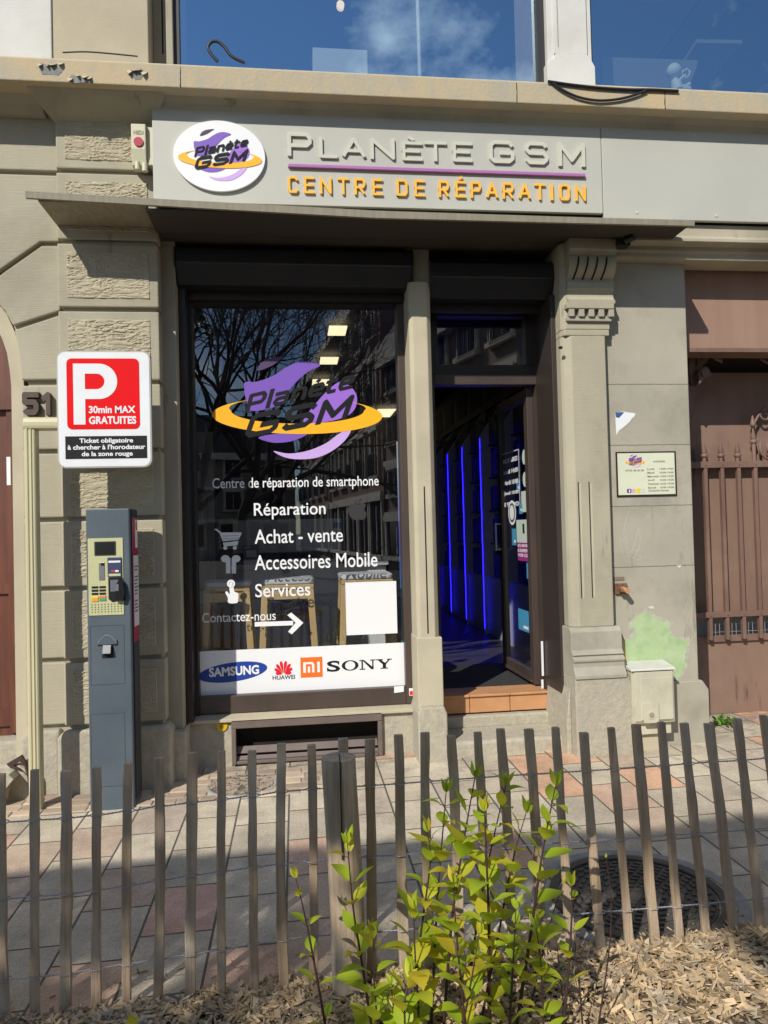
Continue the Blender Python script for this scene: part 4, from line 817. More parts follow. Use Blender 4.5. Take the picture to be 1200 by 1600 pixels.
g = MB(); g.box(px0, px1, PN-.006, PN-.001, pz0, pz1, black_alu); g.box(px0+.010, px1-.012, PN-.009, PN-.005, pz0+.012, pz1-.010, M('cream plate face', (.70,.72,.55), .35, c2=(.64,.67,.52), ns=4)); plate = g.build('panel', hp)
def pl(u, v): return (px0+.412*(u-75)/1055, pz1-.293*(v-65)/795)
def hl(u, v): return pl(228+(u-228)*350/740, 120+(v-577)*230/450)
logo('plate_logo', hl, PN-.009, hp, M('rose brown print', (.25,.09,.12), .5), .0006, M('crimson print', (.42,.03,.14), .5))
g = MB(); inkp = M('olive print', (.13,.125,.08), .6); YA, YB = PN-.0098, PN-.0088
def ptxt(s, u0, u1, v0, v1, off=.01): g = MB(); a = pl(u0, v1); b = pl(u1, v0); textbox(g, s, a[0], b[0], a[1], b[1], YA, YB, inkp, off); g.build('printed_line', hp)
ptxt('HORAIRES', 722, 930, 230, 262)
for k, (d_, h_) in enumerate((('Lundi','14:00-19:00'),('Mardi','10:00-19:00'),('Mercredi','10:00-19:00'),('Jeudi','10:00-19:00'),('Vendredi','10:00-19:00'),('Samedi','10:00-19:00'))):
    v = 360+66*k; ptxt(d_, 615, 615+24*len(d_), v, v+34); ptxt(h_, 830, 1075, v+2, v+32)
ptxt('Dimanche Fermé', 625, 975, 742, 778); ptxt('09 05 48 05 58', 235, 550, 383, 415)
g = MB()
for c_, mt in (((245,325), M('social purple', (.18,.05,.28), .5)), ((400,485), M('social yellow', (.75,.62,.05), .5)), ((510,560), M('social blue', (.50,.62,.75), .5)), ((335,390), M('social pink', (.65,.42,.45), .5))):
    a = pl(c_[0], 795); b = pl(c_[1], 720); g.prism(rrect(a[0], b[0], a[1], b[1], .006, 3), YA, YB, mt)
a = pl(282,785); b = pl(300,735); g.box(a[0], b[0], YA-.0008, YA, a[1], b[1], white_vinyl); g.build('social_badge', hp)
g = MB(); q = [F(a, b, PN) for a, b in ((961,645),(975,643),(978,644),(993,646),(991,651),(987,654),(984,659),(975,667),(967,673),(963,680))]
g.prism(q, PN-.0025, PN-.0005, M('torn white paper', (.78,.80,.83), .7)); g.prism([F(a,b,PN) for a,b in ((961,644.5),(975,644),(967,653),(962,652))], PN-.0035, PN-.0025, M('blue print', (.05,.10,.30), .6))
g.build('torn_sticker', loc=(q[0][0],PN,q[0][1]), label='torn triangular white sticker on the rendered wall above the opening hours plate', cat='sticker')
bk = thing('wall_bracket', (X(967,918,PN), PN, Z(967,918,PN)), 'rusty iron bracket stub sticking out of the rendered wall above the green patch', 'bracket')
a = F(960,928,PN); b = F(978,911,PN); g = MB(); g.box(a[0], b[0], PN-.02, PN-.002, a[1], b[1], rust); g.box(a[0]+.02, b[0]-.015, PN-.06, PN-.021, a[1]+.015, b[1]-.03, rust); g.tube([(b[0]-.03,PN-.09,a[1]+.025),(b[0]-.03,PN-.02,a[1]+.03)], .017, M('orange rust', (.50,.27,.13), .8), n=10); g.build('plate', bk, bevel=.003)
g = MB(); a = F(958,907,PN); b = F(975,901,PN); g.box(a[0], b[0], PN-.004, PN-.001, a[1], b[1], M('rust stain', (.22,.17,.12), .9)); g.build('shim', bk)
# camera-like lamp under the ledge
g = MB(); a = F(960,392,4.45); b = F(984,370,4.45); g.box(a[0], b[0]-.02, 4.40, 4.5, a[1]+.02, b[1]-.03, cable); g.tube([(a[0]+.05,4.40,a[1]+.045),(a[0]+.09,4.36,a[1]+.055)], .022, cable); g.build('security_camera', loc=(a[0],4.45,b[1]), label='small black camera bracket under the ledge beside the scrolled capital', cat='camera')
# gas cabinet
gb = thing('utility_cabinet', (2.2, 4.4, .25), 'cream plastic utility cabinet fixed below the pale green patch of flaked render', 'cabinet')
gx0, gx1, gy = F(989,1090,4.40)[0], F(1055,1090,4.40)[0], 4.40; gz0, gz1 = Z(1022,1130,4.40), Z(1022,1046,4.40)
g = MB(); g.box(gx0, gx1, gy+.012, 4.555, gz0, gz1-.006, gbox_mat); g.prism([(gy-.006,gz1-.005),(gy+.0,gz1+.008),(4.555,gz1+.03),(4.555,gz1-.005)], gx0-.008, gx1+.006, M('pale cabinet lid', (.62,.62,.56), .6, c2=(.55,.55,.48), ns=9), 'x')
for k in range(7):
    for j in range(3): g.box(gx0-.0015, gx0+.001, gy+.035+.038*j, gy+.055+.038*j, gz0+.10+.03*k, gz0+.113+.03*k, zinc)
g.build('housing', gb, bevel=.005)
g = MB(); g.box(gx0+.015, gx1-.008, gy+.003, gy+.011, gz0+.012, gz1-.014, gbox_mat); g.box(gx0+.05, gx1-.015, gy-.004, gy+.002, gz0+.02, gz1-.05, gbox_mat); door_ = g.build('door', gb, bevel=.005)
c_ = F(1016,1115,gy); g = MB(); g.prism(rrect(c_[0]-.048, c_[0]+.05, c_[1]-.055, c_[1]+.07, .008, 3), gy-.016, gy-.005, gbox_mat); g.disc(c_[0], c_[1]-.005, .028, .028, gy-.019, gy-.016, gbox_mat, 24); g.disc(c_[0], c_[1]-.005, .017, .017, gy-.022, gy-.019, zinc, 20); g.build('lock', door_, bevel=.002)
g = MB(); g.box(gx0+.03, gx1-.01, 4.44, 4.555, gz0-.08, gz0-.004, gbox_mat); g.prism(jag([(gx0+.03,.03),(gx1-.05,.03),(gx1-.06,gz0-.085),(gx0+.03,gz0-.085)], .004, 4, 3), 4.47, 4.555, stone_pale); g.build('base', gb, bevel=.004)
# yellow marker disc and cables on the ledge
mk = thing('survey_marker', F(347,1134,4.79)[0:1]+(4.787, Z(347,1134,4.79)), 'round yellow marker disc on the shaded sill wall', 'marker')
g = MB(); q = F(347,1134,4.788); g.disc(q[0], q[1], .034, .034, 4.781, 4.789, M('yellow enamel', (.62,.43,.01), .5), 28); g.build('disc', mk)
g = MB(); g.disc(q[0], q[1]-.002, .012, .012, 4.7795, 4.781, M('ochre print', (.25,.17,.01), .5), 16); textbox(g, 'GAZ', q[0]-.014, q[0]+.014, q[1]+.014, q[1]+.024, 4.7795, 4.781, ink, .01); g.build('printed_lettering', mk)
def cab(pts, y, r, lab):
    q = [(F(a, b, y)[0], y, F(a, b, y)[1]) for a, b in pts]
    o = []
    for i in range(len(q)-1):
        p0, p1, p2, p3 = [Vector(q[max(0, min(len(q)-1, i+j-1))]) for j in range(4)]
        for s_ in range(6):
            t = s_/6; o.append(.5*((2*p1)+(p2-p0)*t+(2*p0-5*p1+4*p2-p3)*t*t+(3*p1-p0-3*p2+p3)*t**3))
    o.append(Vector(q[-1])); g = MB(); g.tube(o, r, cable, n=6); g.build('cable', loc=tuple(q[0]), label=lab, cat='cable')
cab(((340,96),(331,86),(325,75),(330,66),(340,65),(350,73),(362,88),(382,98)), 4.36, .0095, 'black cable loop rising above the ledge at the wide upper window')
cab(((856,127),(890,132),(935,137),(985,140),(1015,140),(1060,142)), 4.275, .008, 'black cable lying along the ledge below the upper pilaster')
cab(((863,129),(880,141),(905,152),(935,157),(965,155),(990,149),(1010,141)), 4.272, .0075, 'black cable sagging in a loop over the ledge front')
cab(((98,82),(135,81),(175,84),(215,88)), 4.31, .004, 'thin dark cable lying on the ledge above the rusticated pilaster')
# ------------------------------------------------------------------ parking meter
pm = thing('parking_meter', (-1.03, 4.25, gz(-1.03)), 'tall blue grey parking ticket meter beside the red P sign', 'parking meter')
mx0, mx1, my, mz1 = -1.141, -.907, 4.19, 1.645
g = MB(); g.prism([(mx0,my),(mx1-.004,my),(mx1,my+.012),(mx1+.005,my+.16),(mx1-.02,my+.175),(mx0+.01,my+.175)], .0, mz1, meter_grey, 'z'); g.build('body', pm, bevel=.006)
PX = lambda a, b: F(a, b, my)
g = MB(); xs = mx1+.012
def side(z0, z1, y0, y1, mat, lay): g.add([(mx1+.0005+.0008*lay+.034*(y0-my-.0),y0,z0),(mx1+.0005+.0008*lay+.034*(y1-my),y1,z0),(mx1+.0005+.0008*lay+.034*(y1-my),y1,z1),(mx1+.0005+.0008*lay+.034*(y0-my),y0,z1)], [(0,1,2,3)], mat)
g2 = g
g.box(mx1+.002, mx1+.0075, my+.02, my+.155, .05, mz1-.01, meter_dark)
rx = mx1+.008
rz = lambda py: Z(208, py, my+.08)
g.box(rx, rx+.001, my+.02, my+.15, rz(865), rz(808), M('wine red film', (.33,.012,.05), .5)); g.box(rx, rx+.001, my+.02, my+.15, rz(1002), rz(866), MATS['wine red film'])
g.box(rx+.0012, rx+.002, my+.03, my+.15, rz(978), rz(868), M('white notice', (.68,.68,.70), .6)); g.box(rx+.0012, rx+.002, my+.08, my+.14, rz(856), rz(812), white_en); g.build('side_panel', pm)
g = MB()
for k in range(14): 
    zq = rz(885)-(rz(885)-rz(960))*k/14
    if k not in (2, 9): g.box(rx+.0022, rx+.0028, my+.045, my+.135-.03*((k*7) % 3)/2, zq-.003, zq+.003, ink)
g.box(rx+.0022, rx+.0028, my+.095, my+.125, rz(828), rz(816), MATS['wine red film']); g.build('printed_lettering', pm)
a, b = PX(138,962), PX(193,840)
g = MB(); g.prism(rrect(a[0]+.004, b[0]-.004, a[1], b[1], .004, 2), my-.004, my+.001, meter_panel); panel = g.build('control_panel', pm)
def pbox(u0, u1, v0, v1, mat, d, nm=None, par=None):
    # panel coordinates from the enlarged photograph
    x0_, x1_ = a[0]+(b[0]-a[0])*(u0-115)/370, a[0]+(b[0]-a[0])*(u1-115)/370; z0_, z1_ = b[1]+(a[1]-b[1])*(v1-395)/825, b[1]+(a[1]-b[1])*(v0-395)/825
    g = MB(); g.box(x0_, x1_, my-.004-d, my-.0035, z0_, z1_, mat)
    if nm: return g.build(nm, par or panel, bevel=.0015)
    return g
pbox(190, 405, 430, 580, black_alu, .004, 'screen_bezel'); pbox(205, 392, 442, 568, dark_glass, .005, 'screen')
pbox(232, 290, 655, 845, grey_metal, .003, 'coin_slot'); pbox(255, 285, 660, 690, ink, .006, 'coin_hole')
rd = pbox(322, 462, 605, 815, navy, .008, 'card_reader'); pbox(333, 455, 640, 662, white_en, .0095, 'reader_band', rd); pbox(333, 455, 780, 806, meter_panel, .0095, 'reader_band', rd); pbox(362, 388, 742, 762, huawei_red, .0095, 'card_badge', rd); pbox(398, 436, 742, 762, white_en, .0095, 'card_badge', rd)
for r_i in range(3):
    for c_i in range(2): pbox(155+78*c_i, 222+76*c_i, 908+35*r_i, 930+35*r_i, ink, .003, 'button')
for (u, v), mt in zip(((155,1015),(232,1010),(155,1045),(232,1040)), (M('yellow key', (.75,.55,.03), .5), M('orange red key', (.72,.22,.10), .5), M('orange key', (.80,.33,.05), .5), M('green key', (.06,.38,.14), .5))): pbox(u, u+68, v, v+27, mt, .004, 'key')
g = MB()
for r_i in range(4):
    for c_i in range(10):
        x_ = a[0]+(b[0]-a[0])*(155+33*c_i-115)/370; z_ = b[1]+(a[1]-b[1])*(1105+26*r_i-395)/825; g.box(x_-.0022, x_+.0022, my-.006, my-.0035, z_-.0022, z_+.0022, ink)
g.build('keypad', panel)
g = MB(); fx = lambda u: a[0]+(b[0]-a[0])*(u-115)/370; fz = lambda v: b[1]+(a[1]-b[1])*(v-395)/825
g.prism([(fx(325),fz(825)),(fx(470),fz(822)),(fx(485),fz(900)),(fx(498),fz(990)),(fx(490),fz(1070)),(fx(420),fz(1072)),(fx(365),fz(1085)),(fx(325),fz(1050))], my-.006, my-.0035, ink)
g.prism([(fx(455),fz(830)),(fx(482),fz(860)),(fx(500),fz(990)),(fx(480),fz(1070)),(fx(400),fz(1065)),(fx(415),fz(890))], my-.03, my-.006, dark_glass); g.prism([(fx(415),fz(890)),(fx(440),fz(890)),(fx(440),fz(960)),(fx(410),fz(960))], my-.032, my-.03, grey_metal); g.box(fx(345), fx(425), my-.007, my-.006, fz(970), fz(845), M('slate plastic', (.13,.14,.17), .5)); g.build('card_cradle', panel)
g = MB()
for x0_, x1_, za, zb in ((141,195,976,1071),(142,196,1113,1231)):
    p0, p1 = PX(x0_+1, zb), PX(x1_-1, za); 
    for bx in ((p0[0],p1[0],p1[1]-.003,p1[1]),(p0[0],p1[0],p0[1],p0[1]+.003),(p0[0],p0[0]+.003,p0[1]+.003,p1[1]-.003),(p1[0]-.003,p1[0],p0[1]+.003,p1[1]-.003)): g.box(bx[0], bx[1], my-.001, my+.002, bx[2], bx[3], M('seam grey', (.05,.065,.08), .6))
g.build('access_door', pm)
g = MB(); q = F(168,1018,my); g.box(q[0]-.028, q[0]+.030, my-.002, my+.003, q[1]-.035, q[1]+.03, ink); g.box(q[0]-.05, q[0]+.055, my-.0025, my+.003, q[1]+.032, q[1]+.039, ink); g.box(q[0]+.049,q[0]+.055,my-.0025,my+.003,q[1]+.039,q[1]+.06,ink); g.box(q[0]-.02, q[0]+.022, my-.025, my+.003, q[1]-.012, q[1]+.034, M('dull steel', (.14,.145,.15), .45, .6), Matrix.Rotation(-.35,3,'X'))
g.tube([(q[0]-.05+.1*k/10, my-.001, q[1]+.045+.045*sin(pi*k/10)) for k in range(11)], .0016, M('pale scratch', (.3,.33,.35), .6), n=4); g.build('ticket_slot', pm)
# ------------------------------------------------------------------ parking sign
ps = thing('parking_sign', (-1.48, 4.27, gz(-1.48)), 'white and red P parking sign on a cream angled post', 'parking sign')
xa_, xb_ = X(40.5,1000,4.25), X(59,1000,4.25)
g = MB(); zt = Z(50,654,4.25); yp = 4.25; wd = xb_-xa_
g.prism([(xa_,yp+.01),(xa_+.01,yp),(xa_+.022,yp),(xa_+.024,yp+.006),(xa_+.034,yp+.006),(xa_+.036,yp),(xb_-.02,yp),(xb_-.018,yp+.006),(xb_-.008,yp+.006),(xb_,yp+.012),(xb_,yp+.07),(xa_,yp+.07)], -.02, zt-.001, cream_alu, 'z')
g.build('post', ps, bevel=.003)
g = MB(); g.prism([(yp,zt-.055),(yp-.004,zt-.04),(yp-.004,zt-.02),(yp,zt),(yp+.02,zt+.01),(yp+.07,zt+.01),(yp+.07,zt-.06)], xa_, -.80, cream_alu, 'x'); g.build('arm', ps, bevel=.003)
g = MB(); sy = 4.20; sx0, sx1, sz0, sz1 = -1.284, -.784, 1.872, 2.518
g.prism(rrect(sx0, sx1, sz0, sz1, .045, 6), sy, sy+.035, M('sign back aluminium', (.42,.42,.38), .5)); g.prism(rrect(sx0+.007, sx1-.007, sz0+.007, sz1-.007, .04, 6), sy-.002, sy+.001, white_en); pan = g.build('panel', ps)
def sp(u, v): return (sx0+(sx1-sx0)*(u-95+ (v-90)*-.028)/885, sz1-(sz1-sz0)*(v-88)/1105)
g = MB(); A = sp(193,830); B = sp(880,160); x0_, x1_ = sp(200,500)[0], sp(884,500)[0]; g.prism(rrect(x0_, x1_, A[1], B[1], .028, 6), sy-.0035, sy-.002, red); g.build('red_field', pan)
g = MB(); k0 = sp(250,785); kt = sp(250,210); bw = .058
cxp = x0_+.035; 
o_ = [(cxp,k0[1]),(cxp,kt[1])]; xR = sp(672,380)[0]; zt_, zb_ = kt[1], sp(400,545)[1]; rr = (zt_-zb_)/2; xr = xR-rr
o_ += [(xr+rr*sin(pi*k/16), (zt_+zb_)/2+rr*cos(pi*k/16)) for k in range(17)] + [(cxp+.062,zb_),(cxp+.062,k0[1])]
g2 = MB(); hz0, hz1 = sp(400,452)[1], sp(400,305)[1]; hr = (hz1-hz0)/2; hx = sp(552,380)[0]-hr; ix = cxp+.062
# P as strips: stem, upper bar, lower bar, bowl
g.box(cxp, ix, sy-.005, sy-.0035, k0[1], zt_, white_en); g.box(ix, min(xr,hx), sy-.005, sy-.0035, hz1, zt_, white_en); g.box(ix, min(xr,hx), sy-.005, sy-.0035, zb_, hz0, white_en)
m_ = min(xr, hx)
oo = [(m_,zt_)]+[(xr+rr*sin(pi*k/20), (zt_+zb_)/2+rr*cos(pi*k/20)) for k in range(21)]+[(m_,zb_)]; ii = [(m_,hz1)]+[(hx+hr*sin(pi*k/20), (hz0+hz1)/2+hr*cos(pi*k/20)) for k in range(21)]+[(m_,hz0)]
for k in range(len(oo)-1): g.prism([oo[k], oo[k+1], ii[k+1], ii[k]], sy-.005, sy-.0035, white_en)
textbox(g, '30min MAX', sp(408,650)[0], sp(848,650)[0], sp(400,680)[1], sp(400,610)[1], sy-.005, sy-.0035, white_en, .03); textbox(g, 'GRATUITES', sp(410,740)[0], sp(856,740)[0], sp(400,783)[1], sp(400,708)[1], sy-.005, sy-.0035, white_en, .035); g.build('sign_lettering', pan)
g = MB(); A = sp(175,1108); B = sp(965,895); g.box(A[0]+.012, B[0]-.004, sy-.0035, sy-.002, A[1], B[1], ink); g.build('black_field', pan)
g = MB(); 
for t_, u0, u1, v0, v1 in (('Ticket obligatoire',325,830,915,980),("à chercher à l'horodateur",215,945,975,1030),('de la zone rouge',345,825,1040,1105)): textbox(g, t_, sp(u0,1000)[0], sp(u1,1000)[0], sp(500,v1-8)[1], sp(500,v0)[1], sy-.005, sy-.0035, white_en, .03)
g.build('sign_lettering', pan)
# ------------------------------------------------------------------ gateway on the right
gt = thing('iron_gate', (3.2, 5.1, .1), 'brown iron gate with spear tipped bars and sheet metal backing', 'gate')
GP = 5.08
g = MB(); g.box(2.60, 5.2, GP+.07, GP+.085, .80, 2.60, iron_sheet)
pts = [(2.60,2.45)]+[(2.62+.9*k/8, 2.50+.10*sin(pi*.5*(1-k/8))) for k in range(9)]+[(5.2,2.5)]
g.build('backing_sheet', gt)
g = MB(); g.box(2.60, 5.2, GP+.05, GP+.07, .07, .60, iron_sheet); g.box(2.60, 5.2, GP+.03, GP+.08, .60, .645, iron_brown); g.box(2.6, 5.2, GP+.03, GP+.07, .03, .065, iron_brown); g.build('kick_panel', gt, bevel=.003)
g = MB(); g.box(2.60, 5.2, GP-.012, GP+.03, 1.882, 1.93, iron_brown); g.box(2.60, 5.2, GP-.012, GP+.03, .785, .825, iron_brown)
for k in range(20):
    x = 2.995+.131*k; g.disc(x, 1.906, .008, .008, GP-.017, GP-.011, iron_brown, 10); g.disc(x, .805, .008, .008, GP-.017, GP-.011, iron_brown, 10)
g.build('rail', gt, bevel=.003)
for k in range(17):
    x = 2.995+.131*k; g = MB()
    g.box(x-.013, x+.013, GP-.008, GP+.024, .62, 1.881, iron_brown); b_ = g.build('bar', gt, bevel=.002)
    g = MB(); tall = (k % 4 == 3); zz_ = 1.931+(.10 if tall else .0)
    g.tube([(x,GP+.008,1.93),(x,GP+.008,zz_+.03)], .015, iron_brown, n=8); g.tube([(x,GP+.008,zz_+.026),(x,GP+.008,zz_+.034),(x,GP+.008,zz_+.05),(x,GP+.008,zz_+.058)], [.016,.026,.026,.015], iron_brown, n=10)
    g.tube([(x,GP+.008,zz_+.055),(x,GP+.008,zz_+.07),(x,GP+.008,zz_+.15)], [.014,.022,.002], iron_brown, n=8)
    if tall: g.ball((x,GP+.008,zz_+.17), .022, iron_brown, n=10); g.tube([(x,GP+.008,zz_+.18),(x,GP+.008,zz_+.25)], [.02,.002], iron_brown, n=8)
    g.build('spear_tip', b_)
    if k < 16:
        g = MB()
        for t_ in (.25,.5,.75): g.tube([(x+.131*t_,GP+.05,.63),(x+.131*t_,GP+.05,.80)], .0025, wire, n=5)
        for t_ in (.67,.73): g.tube([(x,GP+.05,t_),(x+.131,GP+.05,t_)], .0025, wire, n=5)
        g.build('mesh_infill', gt)
def spiral(cx, cz, r, turns, a0, sg_=1): return [(cx+sg_*r*(1-.8*k/40)*cos(a0+2*pi*turns*k/40), GP, cz+r*(1-.8*k/40)*sin(a0+2*pi*turns*k/40)) for k in range(41)]
g = MB(); x = 2.995+.131*3
g.tube(spiral(x+.14, 2.02, .10, 1.4, 2.6), .011, iron_brown, n=6); g.ball((x+.155,GP,2.02), .02, iron_brown, n=8); g.tube(spiral(x+.10,2.27,.055,1.2,1.2), .009, iron_brown, n=6); g.tube([(x,GP,2.20),(x+.05,GP,2.28),(x+.09,GP,2.33),(x+.13,GP,2.30)], .010, iron_brown, n=6); g.build('scroll', gt)
g = MB(); g.box(2.6, 5.2, GP+.3, GP+.31, .5, .85, M('plain white wall beyond', (.75,.75,.75), .8)); g.build('courtyard_wall', loc=(3.4,GP+.3,.5), label='white wall seen through the mesh low in the iron gate', cat='wall')  # plain white wall behind the gate mesh
# gateway surround
gw = thing('gateway_surround', (3.6, 4.9, 0), 'brown boarded gateway head with ironwork over the iron gate', 'gateway')
UB = 4.70
g = MB(); g.box(2.596, 5.2, UB, UB+.03, 2.66, 3.24, M('pinkish brown fascia sheet', (.33,.205,.15), .65, c2=(.285,.175,.13), ns=3, st=(3,1,.3), bump=.25, bs=50)); g.prism([(UB-.012,2.645),(UB-.012,2.672),(UB,2.676),(UB+.15,2.66),(UB+.15,2.64)], 2.596, 5.2, iron_brown, 'x'); g.build('fascia_board', gw)
g = MB(); g.box(2.598, 2.66, 4.95, 5.3, 0, 3.2, M('dark brown frame', (.05,.035,.03), .7)); g.box(2.594, 5.2, 5.2, 5.3, 2.5, 3.2, MATS['dark brown frame']); g.build('frame', gw)
g = MB(); rnd = random.Random(9)                                   # leafy iron bracket in the corner
def brk(pts, y0, y1, amp=.006, mat=iron_brown): g.prism(jag([F(a_, b_, y0) for a_, b_ in pts], amp, 4, y0*7), y0, y1, mat)
brk(((1074,548),(1090,550),(1100,552),(1110,556),(1104,566),(1097,572),(1094,585),(1090,602),(1081,600),(1076,590),(1072,575)), 4.93, 5.0)
brk(((1078,556),(1088,556),(1086,575),(1080,590),(1076,575)), 4.90, 4.935); brk(((1090,556),(1101,558),(1095,566),(1089,570)), 4.895, 4.935)
brk(((1091,582),(1097,575),(1105,573),(1109,579),(1112,588),(1105,589),(1099,593),(1093,600)), 4.86, 4.93); brk(((1096,580),(1104,577),(1106,585),(1099,588)), 4.845, 4.865)
brk(((1075,600),(1086,604),(1088,614),(1082,630),(1083,650),(1079,665),(1075,640)), 4.94, 4.99)
q = lambda a_, b_: (F(a_,b_,4.95)[0], 4.95, F(a_,b_,4.95)[1])
g.tube([q(1087,560), q(1100,552), q(1112,554), q(1120,560), q(1127,564), q(1126,558)], .016, iron_brown, n=7)
g.build('leaf_bracket', gw)
g = MB()
g.tube([q(1168,546), q(1170,554), q(1176,558), q(1180,554), q(1176,550), q(1172,553)], .010, iron_brown, n=6); g.tube([q(1178,546), q(1188,548), q(1197,546)], .009, iron_brown, n=6); g.tube([q(1186,552), q(1190,562), q(1200,567), q(1210,560), q(1206,550), q(1196,549)], .012, iron_brown, n=6); g.tube([q(1197,560),q(1202,556)], .008, iron_brown, n=6); g.build('scroll', gw)
g = MB(); g.box(5.2, 7.5, 4.5, 5.4, -.1, 3.4, stone_grey); g.build('wall_panel', bld)
# weed by the gate
wd_ = thing('weed', (X(1127,1140,4.9), 4.9, gz(2.9)), 'small green weed growing at the foot of the iron gate', 'plant')
def leaf_faces(mb, base, d, up, l, w_, mat, curl=.25, fold=.25, nseg=7):
    d = d.normalized(); side_ = d.cross(up).normalized(); n_ = side_.cross(d).normalized(); vs = []; 
    prof = (.04, .58, .92, 1.0, .90, .66, .34, .0)
    for i in range(nseg+1):
        t = i/nseg; c_ = base+d*l*t+n_*(curl*l*(t*.5-t*t)); ww = w_*.5*prof[i]+1e-4
        vs += [c_-side_*ww+n_*ww*fold, c_, c_+side_*ww+n_*ww*fold]
    fs = []
    for i in range(nseg):
        a_ = i*3; fs += [(a_, a_+1, a_+4, a_+3), (a_+1, a_+2, a_+5, a_+4)]
    mb.add(vs, fs, mat, True)
g = MB(); rnd = random.Random(5); grn = M('weed green', (.11,.25,.03), .5, isl=.3)
for k in range(46):
    a_ = rnd.uniform(0,6.28); e = rnd.uniform(.1,1.3); d = Vector((cos(a_)*cos(e), sin(a_)*cos(e), sin(e))); b_ = Vector(wd_.location)+Vector((rnd.gauss(0,.03), rnd.gauss(0,.02)-.03, 0))+d*rnd.uniform(0,.05)
    leaf_faces(g, b_, d, Vector((0,0,1)) if e < 1 else Vector((0,1,0)), rnd.uniform(.035,.075), rnd.uniform(.018,.03), grn)
g.build('leaves', wd_)
# ------------------------------------------------------------------ covers in the paving
vc = thing('valve_cover', (-.35, 4.41, gz(-.35)), 'round pebble filled valve cover in the paving below the shop window', 'cover')
g = MB(); zc = gz(-.35)
g.prism([(-.35+.205*cos(2*pi*k/48), 4.41+.19*sin(2*pi*k/48)) for k in range(48)], zc-.03, zc+.007, M('light cement ring', (.42,.40,.36), .9, c2=(.34,.32,.29), ns=20), 'z'); g.build('ring', vc, bevel=.004)
g = MB(); rnd = random.Random(2)
g.prism([(-.35+.185*cos(2*pi*k/40), 4.41+.17*sin(2*pi*k/40)) for k in range(40)], zc, zc+.0085, M('dark joint filler', (.13,.11,.09), 1), 'z')
for k in range(210):
    a_ = rnd.uniform(0,6.28); r_0 = .17*sqrt(rnd.random()); x, y = -.35+r_0*1.06*cos(a_), 4.41+r_0*.98*sin(a_); g.box(x-.016, x+.016, y-.006, y+.006, zc+.005, zc+.012+.003*rnd.random(), M('flint chips', (.36,.29,.22), .9, isl=.35), Matrix.Rotation(rnd.uniform(-.9,.9),3,'Z'))
g.build('infill', vc)
mc = thing('manhole_cover', (1.29, 2.77, gz(1.29)), 'large round dark cast iron manhole cover behind the picket fence', 'manhole cover')
zc = gz(1.29); ctr = (1.29, 2.77); R_ = .335
g = MB(); rot_ = Matrix.Rotation(-.015,3,'Y'); 
def mring(r0, r1, z0, z1, mat, n=64):
    vs = []
    for k in range(n):
        c_, s_ = cos(2*pi*k/n), sin(2*pi*k/n)
        for r__, z__ in ((r0,z0),(r1,z0),(r1,z1),(r0,z1)): vs.append((ctr[0]+r__*c_, ctr[1]+r__*s_, z__+gz(ctr[0]+r__*c_)))
    g.add(vs, [(k*4+j, ((k+1) % n)*4+j, ((k+1) % n)*4+(j+1) % 4, k*4+(j+1) % 4) for k in range(n) for j in range(4)], mat)
mring(.30, R_, -.02, .012, iron_cast); mring(.355, .40, -.02, .005, M('cement surround', (.26,.255,.24), .95, c2=(.33,.32,.29), ns=14, bump=.6, bs=80)); g.build('rim', mc, bevel=.003)
g = MB(); mring(0.0, .293, -.02, .005, iron_cast)
for ri_ in range(9):
    r0 = .04+.029*ri_; n_ = max(6, int(2*pi*r0/.043))
    for k in range(n_):
        a_ = 2*pi*(k+.5*(ri_ % 2))/n_; x, y = ctr[0]+r0*cos(a_), ctr[1]+r0*sin(a_); z = gz(x)+.004
        g.box(x-.0075, x+.0075, y-.014, y+.014, z-.004, z+.007, iron_cast, Matrix.Rotation(a_,3,'Z'))
g.build('lid', mc, bevel=.002)
# ------------------------------------------------------------------ picket fence
tops = [(-.929,.765),(-.831,.77),(-.735,.763),(-.642,.768),(-.545,.775),(-.45,.788),(-.346,.796),(-.254,.794),(-.157,.792),(-.064,.809),(.035,.797),(.138,.814),(.226,.805),(.322,.812),(.412,.815),(.501,.801),(.593,.804),(.67,.813),(.77,.807),(.862,.808),(.963,.783),(1.062,.795),(1.152,.80),(1.243,.804),(1.327,.795),(1.416,.79),(1.522,.802),(1.623,.807)]
botx = [-.925,-.843,-.751,-.656,-.562,-.47,-.37,-.27,-.168,-.071,.022,.125,.216,.322,.415,.508,.605,.69,.795,.899,1.008,1.107,1.2,1.288,1.392,1.49,1.589,1.70]
for k in range(1, 26): tops.insert(0, (-.929-.098*k, .77+.01*sin(k*2.3))); botx.insert(0, -.925-.098*k)
for k in range(1, 30): tops.append((1.623+.1*k, .80+.01*sin(k*1.7))); botx.append(1.70+.1*k)
fn_ = thing('picket_fence', (.3, 2.44, 0), 'low chestnut picket fence of thin slats tied with wire', 'fence')
rnd = random.Random(21); FY = 2.44; slats = []
